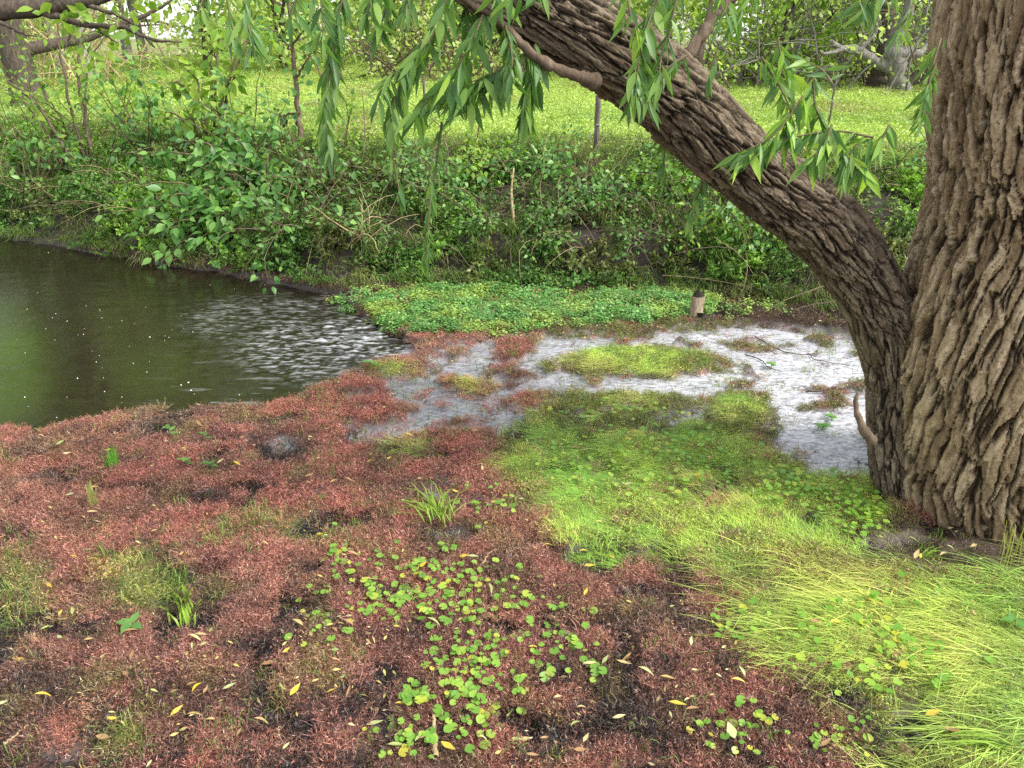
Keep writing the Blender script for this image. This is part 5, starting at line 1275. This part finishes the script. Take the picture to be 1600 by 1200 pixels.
tuft('broad bladed lime tuft leaning left on the lower left of the mat', 290, 970, 18, .16, .10, 2.2, .4, .0065, 'lime', .85, .015)
tuft('fan of lime blades lying left on the flattened grass at lower right', 1490, 1085, 16, .18, .07, 3.1, .3, .006, 'lime', .95, .012)
tuft('dark thin grass standing at the root of the trunk by the right edge', 1575, 885, 16, .08, .20, 1.8, 1.4, .004, 'olive', .5, .03)
tuft('yellow grass tuft drooping over the black hollow in the middle', 940, 850, 30, .10, .05, -1.9, .5, .003, 'lime', .95, .03)
tuft('short grass tuft lying beside the trunk foot on bare soil', 1450, 865, 20, .14, .04, .2, .4, .003, 'lime', .95, .02)
tuft('stiff grass tuft on the right of the flattened lawn', 1575, 985, 12, .08, .10, 2.6, .8, .005, 'lime', .6, .012)
tuft('pale blades on the right edge near the bottom', 1580, 1180, 14, .22, .05, 3.1, .25, .005, 'lime', 1, .015)
def seedling(label, u, v, n, L, up=.5):
    c = at_z(np.array(float(u)), np.array(float(v)), .04); z = gz(c[0], c[1]); root = thing('seedling', label, 'seedling', (c[0], c[1], z), 'seedlings on the red mat')
    V, F = tube(np.array([(0, 0, -.01), (.002, 0, .02), (0, .002, .05 * up + .02)]), [.002, .0018, .001], 5); link('stem', new_mesh('stem', V, F, M_TWIG), root)
    for k in range(n):
        a = 6.283 * k / n + rng.normal(0, .3)
        o = link('leaf', OV_ME[k % 3], root); o.matrix_local = frame_matrix((0, 0, .02 + .05 * up * (k + 1) / n), (math.cos(a), math.sin(a), .25), (0, 0, 1)) @ Matrix.Scale(L * rng.uniform(.7, 1.1), 4)
for a in (('pale three leaved seedling near the top edge of the mat', 268, 690, 5, .045, 1.2), ('light green seedling right of the pale one on the red mat', 322, 695, 5, .035, .8), ('seedling above the dark streak right of the fluffy tuft', 292, 732, 6, .04, .6), ('low seedling by the small dark streak', 330, 738, 5, .04, .5), ('four leaved bright seedling lower left under the grass', 208, 987, 4, .055, .2), ('seedling at the pond edge above the red point', 580, 580, 6, .05, .5), ('dark seedling on the silt beside the trunk', 1205, 570, 6, .05, .5), ('weed on the silt flat left of the trunk', 1285, 665, 8, .05, .5), ('second weed on the silt flat, nearest the lime grass', 1300, 650, 6, .045, .4), ('yellow seedling by the right edge on the flattened grass', 1580, 992, 4, .05, .6), ('weed in the dark hollow at the pond edge', 200, 640, 7, .04, .5), ('leafy weed in the red mat left of the lime tuft', 505, 780, 7, .03, .4)):
    seedling(*a)

# ------------------------------------------------------------------ fallen leaves
FL_ME = {}
for c, mt in M_FALL.items():
    FL_ME[c] = []
    for k in range(3):
        V, T = leaf_tpl([[0, .14, .24, .26, .2, .1, 0], [0, .2, .34, .36, .26, .14, 0], [0, .1, .17, .19, .16, .1, 0]][k], (.25, .12, .35)[k], (.18, -.2, .35)[k])
        V = V.copy(); V[:, 0] += (.05, 0, -.08)[k] * np.sin(V[:, 1] * 3)
        FL_ME[c].append(new_mesh('fallen_leaf', V - np.array([0, .5, 0]), [T], mt))
ZONES = [('red moss by the pond edge', 250, 690, 200, 40), ('red moss at the left edge', 60, 800, 90, 90), ('left grass patch', 120, 940, 130, 70), ('dark moss in the lower left corner', 110, 1100, 120, 90), ('litter left of the bottom centre', 360, 1080, 110, 90), ('red moss left of the lime tuft', 430, 800, 140, 80), ('dark litter below the round leaved patch', 540, 1060, 90, 80), ('dense round leaved patch', 660, 940, 90, 60),
         ('red moss right of the dense patch', 860, 900, 100, 60), ('moss in the lower middle', 900, 1080, 110, 90), ('moss beside the flattened grass', 1110, 1040, 80, 100), ('flattened grass at lower right', 1400, 1000, 150, 90), ('lime grass in the middle', 1010, 760, 150, 80), ('soil by the trunk foot', 1420, 875, 100, 22), ('mat at the bottom edge', 760, 1170, 200, 30), ('red moss around the silver puddles', 640, 730, 130, 50), ('bottom right yellow grass', 1350, 1150, 140, 40)]
cnt = {}
for zi, (zn, cu, cv, ru, rv) in enumerate(ZONES):
    for k in range((11, 9, 8, 9, 13, 12, 16, 8, 10, 11, 10, 8, 9, 5, 10, 9, 4)[zi]):
        u, v = cu + rng.uniform(-1, 1) * ru, cv + rng.uniform(-1, 1) * rv
        c = ['yellow', 'straw', 'pale green', 'tan'][int(rng.choice(4, p=[.30, .28, .18, .24]))]
        cnt.setdefault((zn, c), []).append((u, v))
for (zn, c), L in cnt.items():
    L.sort(key=lambda a: -a[1])
    for i, (u, v) in enumerate(L):
        w = at_z(np.array(u), np.array(v), .04); z = max(gz(w[0], w[1]), .012)
        if inside_tree(w[0], w[1]): continue
        o = link('fallen_leaf', FL_ME[c][int(rng.integers(3))])
        az = rng.normal(.45, .7) if rng.random() < .7 else rng.random() * 6.283
        sc = rng.uniform(.020, .050)
        o.matrix_world = frame_matrix((w[0], w[1], z + .036), (math.cos(az), math.sin(az), rng.normal(0, .15)), (rng.normal(0, .25), rng.normal(0, .25) - .1, 1)) @ Matrix.Scale(sc, 4)
        where = '' if len(L) == 1 else (', nearest the camera' if i == 0 else ', farthest back' if i == len(L) - 1 else f", {['second', 'third', 'fourth', 'fifth', 'sixth', 'seventh', 'eighth', 'ninth'][min(i, 8) - 1]} nearest")
        tag(o, f"{c} fallen leaf on the {zn}{where}", 'leaf', 'fallen leaves on the mat')
w = at_z(np.array(1141.), np.array(1151.), .06); big = link('fallen_leaf', FL_ME['pale green'][1])
big.matrix_world = frame_matrix((w[0], w[1], gz(w[0], w[1]) + .035), (-.2, 1, .1), (0, -.3, 1)) @ Matrix.Diagonal((.07, .045, .045, 1)); tag(big, 'largest pale oval leaf lying alone at the bottom right of the red mat', 'leaf', 'fallen leaves on the mat')
x, y, z, M = sample_ground(26000, (-4.4, 2.6), (1.2, 6.4))
lit = .26 + blobs(M['u'], M['v'], [(540, 1060, 130, 90, .9), (330, 1080, 120, 80, .5), (640, 1130, 120, 70, .6), (840, 1110, 60, 60, .7)])
lit = lit + .6 * M['soil']
lit = lit + .5 * sstep(.8, .5, foot_y(x) - y)
lit = lit + .5 * M['silver'] * sstep(.5, .62, fbm(x * 4, y * 7, 228))
ok = (rng.random(len(x)) < lit * .5) & (M['pond'] < .2) & ~inside_tree(x, y)
x, y, z = x[ok], y[ok], z[ok]; n = len(x)
V, T = batch(WILLOW, np.stack([x, y, np.maximum(z, .01) + .032], -1), np.stack([np.cos(a_ := rng.normal(.4, .9, n)), np.sin(a_), rng.normal(0, .15, n)], -1), rand_dirs(n, 1.6), rng.uniform(.007, .026, n), 1.4)
tag(link('leaf_litter', new_mesh('leaf_litter', V, T, M_LITTER)), 'small broken leaf litter strewn over the mat', None, None, 'stuff')

# ------------------------------------------------------------------ foam flecks on the pond
bag = Bag()
th = np.linspace(0, 2 * np.pi, 7, endpoint=False)
for (cu, cv, su_, sv_, n) in ((60, 480, 60, 30, 22), (115, 505, 30, 12, 26), (210, 520, 60, 20, 30), (280, 520, 30, 8, 18), (100, 560, 100, 40, 26), (250, 580, 120, 30, 20), (60, 610, 60, 20, 10), (110, 392, 70, 6, 16), (430, 460, 50, 6, 14), (190, 470, 140, 30, 16), (330, 610, 60, 12, 8), (250, 600, 130, 30, 22)):
    for k in range(int(n * .3)):
        p = at_z(np.array(cu + rng.normal() * su_), np.array(cv + rng.normal() * sv_), .0)
        u, v, _ = proj(p[0], p[1], np.array(0.))
        if poly_sd(np.array([u]), np.array([v]), POND)[0] < 4: continue
        r = abs(rng.normal(0, .0016)) + .0016
        V = [(0, 0, r * .6)] + [(r * .75 * math.cos(a), r * .75 * math.sin(a), r * .35) for a in th] + [(r * math.cos(a), r * math.sin(a), -.003) for a in th]
        F = [(0, i + 1, (i + 1) % 7 + 1) for i in range(7)]; Q = [(i + 1, i + 8, (i + 1) % 7 + 8, (i + 1) % 7 + 1) for i in range(7)]
        bag.add(np.array(V) + p + np.array([0, 0, .001]), [np.array(F), np.array(Q)])
tag(link('foam', bag.mesh('foam', M_FOAM)), 'white foam bubbles drifting on the pond', None, None, 'stuff')
